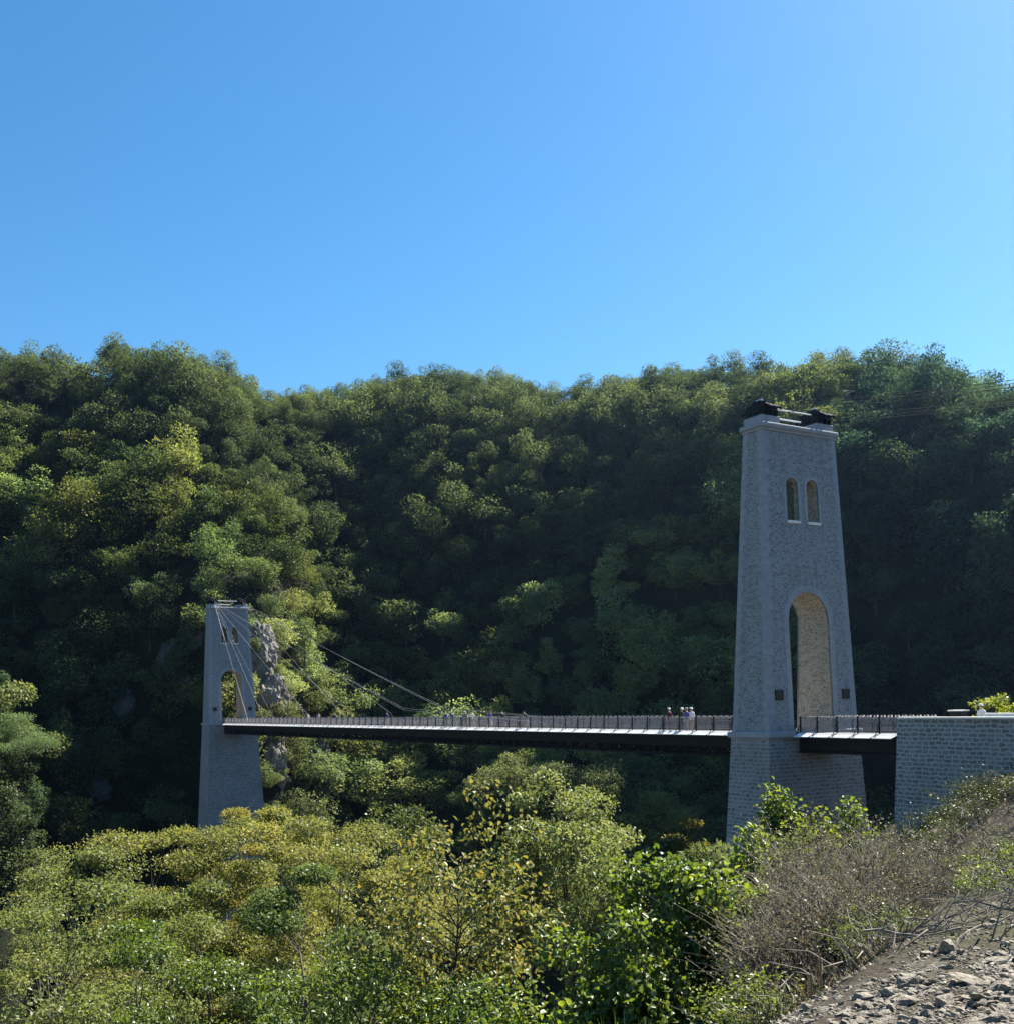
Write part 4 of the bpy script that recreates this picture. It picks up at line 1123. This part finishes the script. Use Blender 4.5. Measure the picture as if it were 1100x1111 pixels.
blades('dry_grass', bank_pts(60000, 7, 54, -9, 9, -.22), M['straw'], 'pale dry grass covering the bank below the abutment', 'grass', .07, .36, .006)
blades('leaf_litter', bank_pts(16000, 6.6, 14, -4, 2, -.4), M['leaf_brown'], 'brown leaf litter and grit on the bare bank above the rubble', 'litter', .02, .07, .012, 1.6)
blades('green_grass', bank_pts(9000, 7.2, 20, -4, 3, .08), M['grass'], 'patches of green grass between the dead branches and the rubble', 'grass', .06, .28, .006)
gp = []
for _ in range(900):
    p = at(rnd.uniform(575, 690), rnd.uniform(1095, 1115), 1); y = rnd.uniform(7.2, 8.4); x = p.x * y; gp.append((x, y, ground_at(x, y)))
blades('tall_grass', gp, M['grass'], 'clump of long green grass blades at the bottom edge of the picture', 'grass', .5, .95, .006, .5)

def chip_mesh(seed, flat):
    bm = bmesh.new(); bmesh.ops.create_icosphere(bm, subdivisions=2, radius=1); o = Vector((seed * 3.7, 1.3 * seed, 0)); rr = random.Random(seed)
    pl = [(Vector((rr.gauss(0, 1), rr.gauss(0, 1), rr.gauss(0, 1))).normalized(), rr.uniform(.32, .62)) for _ in range(15)]
    for v in bm.verts:
        for n_, d_ in pl:
            k = v.co.dot(n_)
            if k > d_: v.co -= n_ * (k - d_)
        v.co *= 1 + .08 * noise.noise(v.co * 2 + o)
        v.co.z *= flat
    me = bpy.data.meshes.new('stone'); bm.to_mesh(me); bm.free(); me.materials.append(M['stone']); return me
CH = [chip_mesh(s, f) for s, f in ((1, .42), (2, .30), (3, .6), (4, .38), (5, .26), (6, .5))]
def rub_pos():
    while True:
        px = rnd.uniform(830, 1120); py = rnd.uniform(955, 1120)
        d = at(px, py, 1.0) - Vector((0, 0, CAMZ)); h = BVG.ray_cast(Vector((0, 0, CAMZ)), d.normalized())
        if h[0] is None: continue
        if fbm(h[0].x, h[0].y, .55, 9.2) < -.08 and rnd.random() < .8: continue
        lim = 1104 - (px - 850) * .27
        if py < lim - 80 or (py < lim and rnd.random() > .34 * (1 - (lim - py) / 90)): continue
        return h[0]
stn = None
for i in range(298):
    p = rub_pos(); s = rnd.uniform(.02, .065) * (1.9 if i < 45 else 1)
    o = bpy.data.objects.new('stone', CH[i % 6]); link(o)
    o.location = p + Vector((0, 0, s * .15)); o.scale = (s * rnd.uniform(.8, 1.5), s, s * rnd.uniform(.8, 1.2)); o.rotation_euler = (rnd.gauss(0, .25), rnd.gauss(0, .25), rnd.random() * 6.28)
    tag(o, 'angular grey brown stone lying in the rubble at the bottom right', 'stone', 'stones in the rubble')
# gravel between the stones
chips = [(np.array([v.co for v in m.vertices]), np.array([p.vertices for p in m.polygons])) for m in CH[:3]]
Vs, Qs = [], []; base = 0
for i in range(9000):
    p = rub_pos(); v, q = chips[i % 3]; s = rnd.uniform(.005, .02) if rnd.random() < .96 else rnd.uniform(.02, .045); a = rnd.random() * 6.28; c_, s_ = math.cos(a), math.sin(a)
    vv = v * s; vv = np.stack([vv[:, 0] * c_ - vv[:, 1] * s_, vv[:, 0] * s_ + vv[:, 1] * c_, vv[:, 2]], 1) + np.array([p.x, p.y, p.z + s * .2])
    Vs.append(vv); Qs.append(q + base); base += len(v)
o = obj('gravel', mesh_np('gravel', np.concatenate(Vs), np.concatenate(Qs)), M['stone']); tag(o, 'loose grey gravel and chips between the stones', 'gravel', kind='stuff')

def branch_mesh(seed, ln, r):
    rd = random.Random(seed); mb = MB()
    def grow(p, d, l, r, lev):
        pts = [p]; q = p
        for i in range(5):
            d = (d + Vector((rd.gauss(0, .18), rd.gauss(0, .18), rd.gauss(0, .14)))).normalized(); q = q + d * l / 5; pts.append(q)
        mb.tube(pts, [r * (1 - .75 * i / 5) for i in range(6)], 5, False)
        if lev > 0:
            for i in (1, 2, 3, 4, 5):
                if rd.random() < .75:
                    dd = (d + Vector((rd.gauss(0, .9), rd.gauss(0, .9), rd.gauss(.1, .6)))).normalized(); grow(pts[i], dd, l * rd.uniform(.25, .55), r * .5, lev - 1)
    grow(Vector((-ln / 2, 0, .05)), Vector((1, 0, .12)), ln, r, 2)
    return mb.mesh('branch')
BM_ = [branch_mesh(s, 1, .018) for s in range(6)]
for m in BM_: m.materials.append(M['deadwood'])
for i in range(110):
    if i < 46:
        px, py = rnd.uniform(930, 1100), rnd.uniform(925, 1035)
    else:
        px = rnd.uniform(985, 1110); py = rnd.uniform(872, 1000) + (1100 - px) * .25
    d = at(px, py, 1.0) - Vector((0, 0, CAMZ)); h = BVG.ray_cast(Vector((0, 0, CAMZ)), d.normalized())
    if h[0] is None or h[0].y > 48: continue
    o = bpy.data.objects.new('dead_branch', BM_[i % 6]); link(o)
    s = rnd.uniform(.3, .8) * max(.75, h[0].y / 16)
    o.location = h[0] + Vector((0, 0, .02)); o.scale = (s,) * 3; o.rotation_euler = (rnd.gauss(0, .3), rnd.uniform(-1.0, .2), rnd.random() * 6.28)
    tag(o, 'bare grey dead branch lying on the bank right of the brown shrubs', 'branch', 'dead branches on the bank')
sw, slf = tree_meshes(611, 1.0, .1, .75, 26, .26, 46, .05, .034, dome, .7, tr=.03, twigs=2, trunks=5, shell=.1)
sw.materials.append(M['twig']); slf.materials.append(M['leaf_green'])
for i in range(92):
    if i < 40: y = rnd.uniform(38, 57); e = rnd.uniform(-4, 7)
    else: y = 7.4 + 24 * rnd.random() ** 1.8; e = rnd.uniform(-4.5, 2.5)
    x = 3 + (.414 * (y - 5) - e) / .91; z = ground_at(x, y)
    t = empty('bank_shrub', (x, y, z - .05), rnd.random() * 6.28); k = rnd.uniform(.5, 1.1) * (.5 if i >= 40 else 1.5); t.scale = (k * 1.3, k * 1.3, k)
    tag(t, 'low scrub with shade tinted into its leaves at the foot of the abutment wall' if i < 40 else 'small low green shrub among the dead branches on the bank', 'shrub', 'scrub below the abutment' if i < 40 else 'small shrubs among the branches')
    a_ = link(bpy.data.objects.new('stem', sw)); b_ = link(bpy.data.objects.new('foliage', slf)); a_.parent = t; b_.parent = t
    v = rnd.uniform(.2, .38) if i < 40 else rnd.uniform(.6, 1.1); b_.color = (v, v, v * .9, 1)  # wall foot scrub: shade is put into the dark leaf tint
# twiggy litter over the bank
mb = MB()
for p in bank_pts(6500, 7.2, 46, -8, 7, -.2) + bank_pts(1500, 6.6, 13, -4, 1.6, -.1):
    a = rnd.random() * 6.28; l = rnd.uniform(.15, .6); q = Vector(p) + Vector((0, 0, .03)); e = q + Vector((math.cos(a) * l, math.sin(a) * l, rnd.uniform(0, .28)))
    mb.tube([q, q.lerp(e, .5) + Vector((rnd.gauss(0, .04), rnd.gauss(0, .04), .05)), e], [.0035 + .00035 * p[1], .003 + .0003 * p[1], .002], 3, False)
o = mb.build('brushwood', M['deadwood']); tag(o, 'tangle of cut twigs and brushwood strewn over the bank', 'brushwood', kind='stuff')
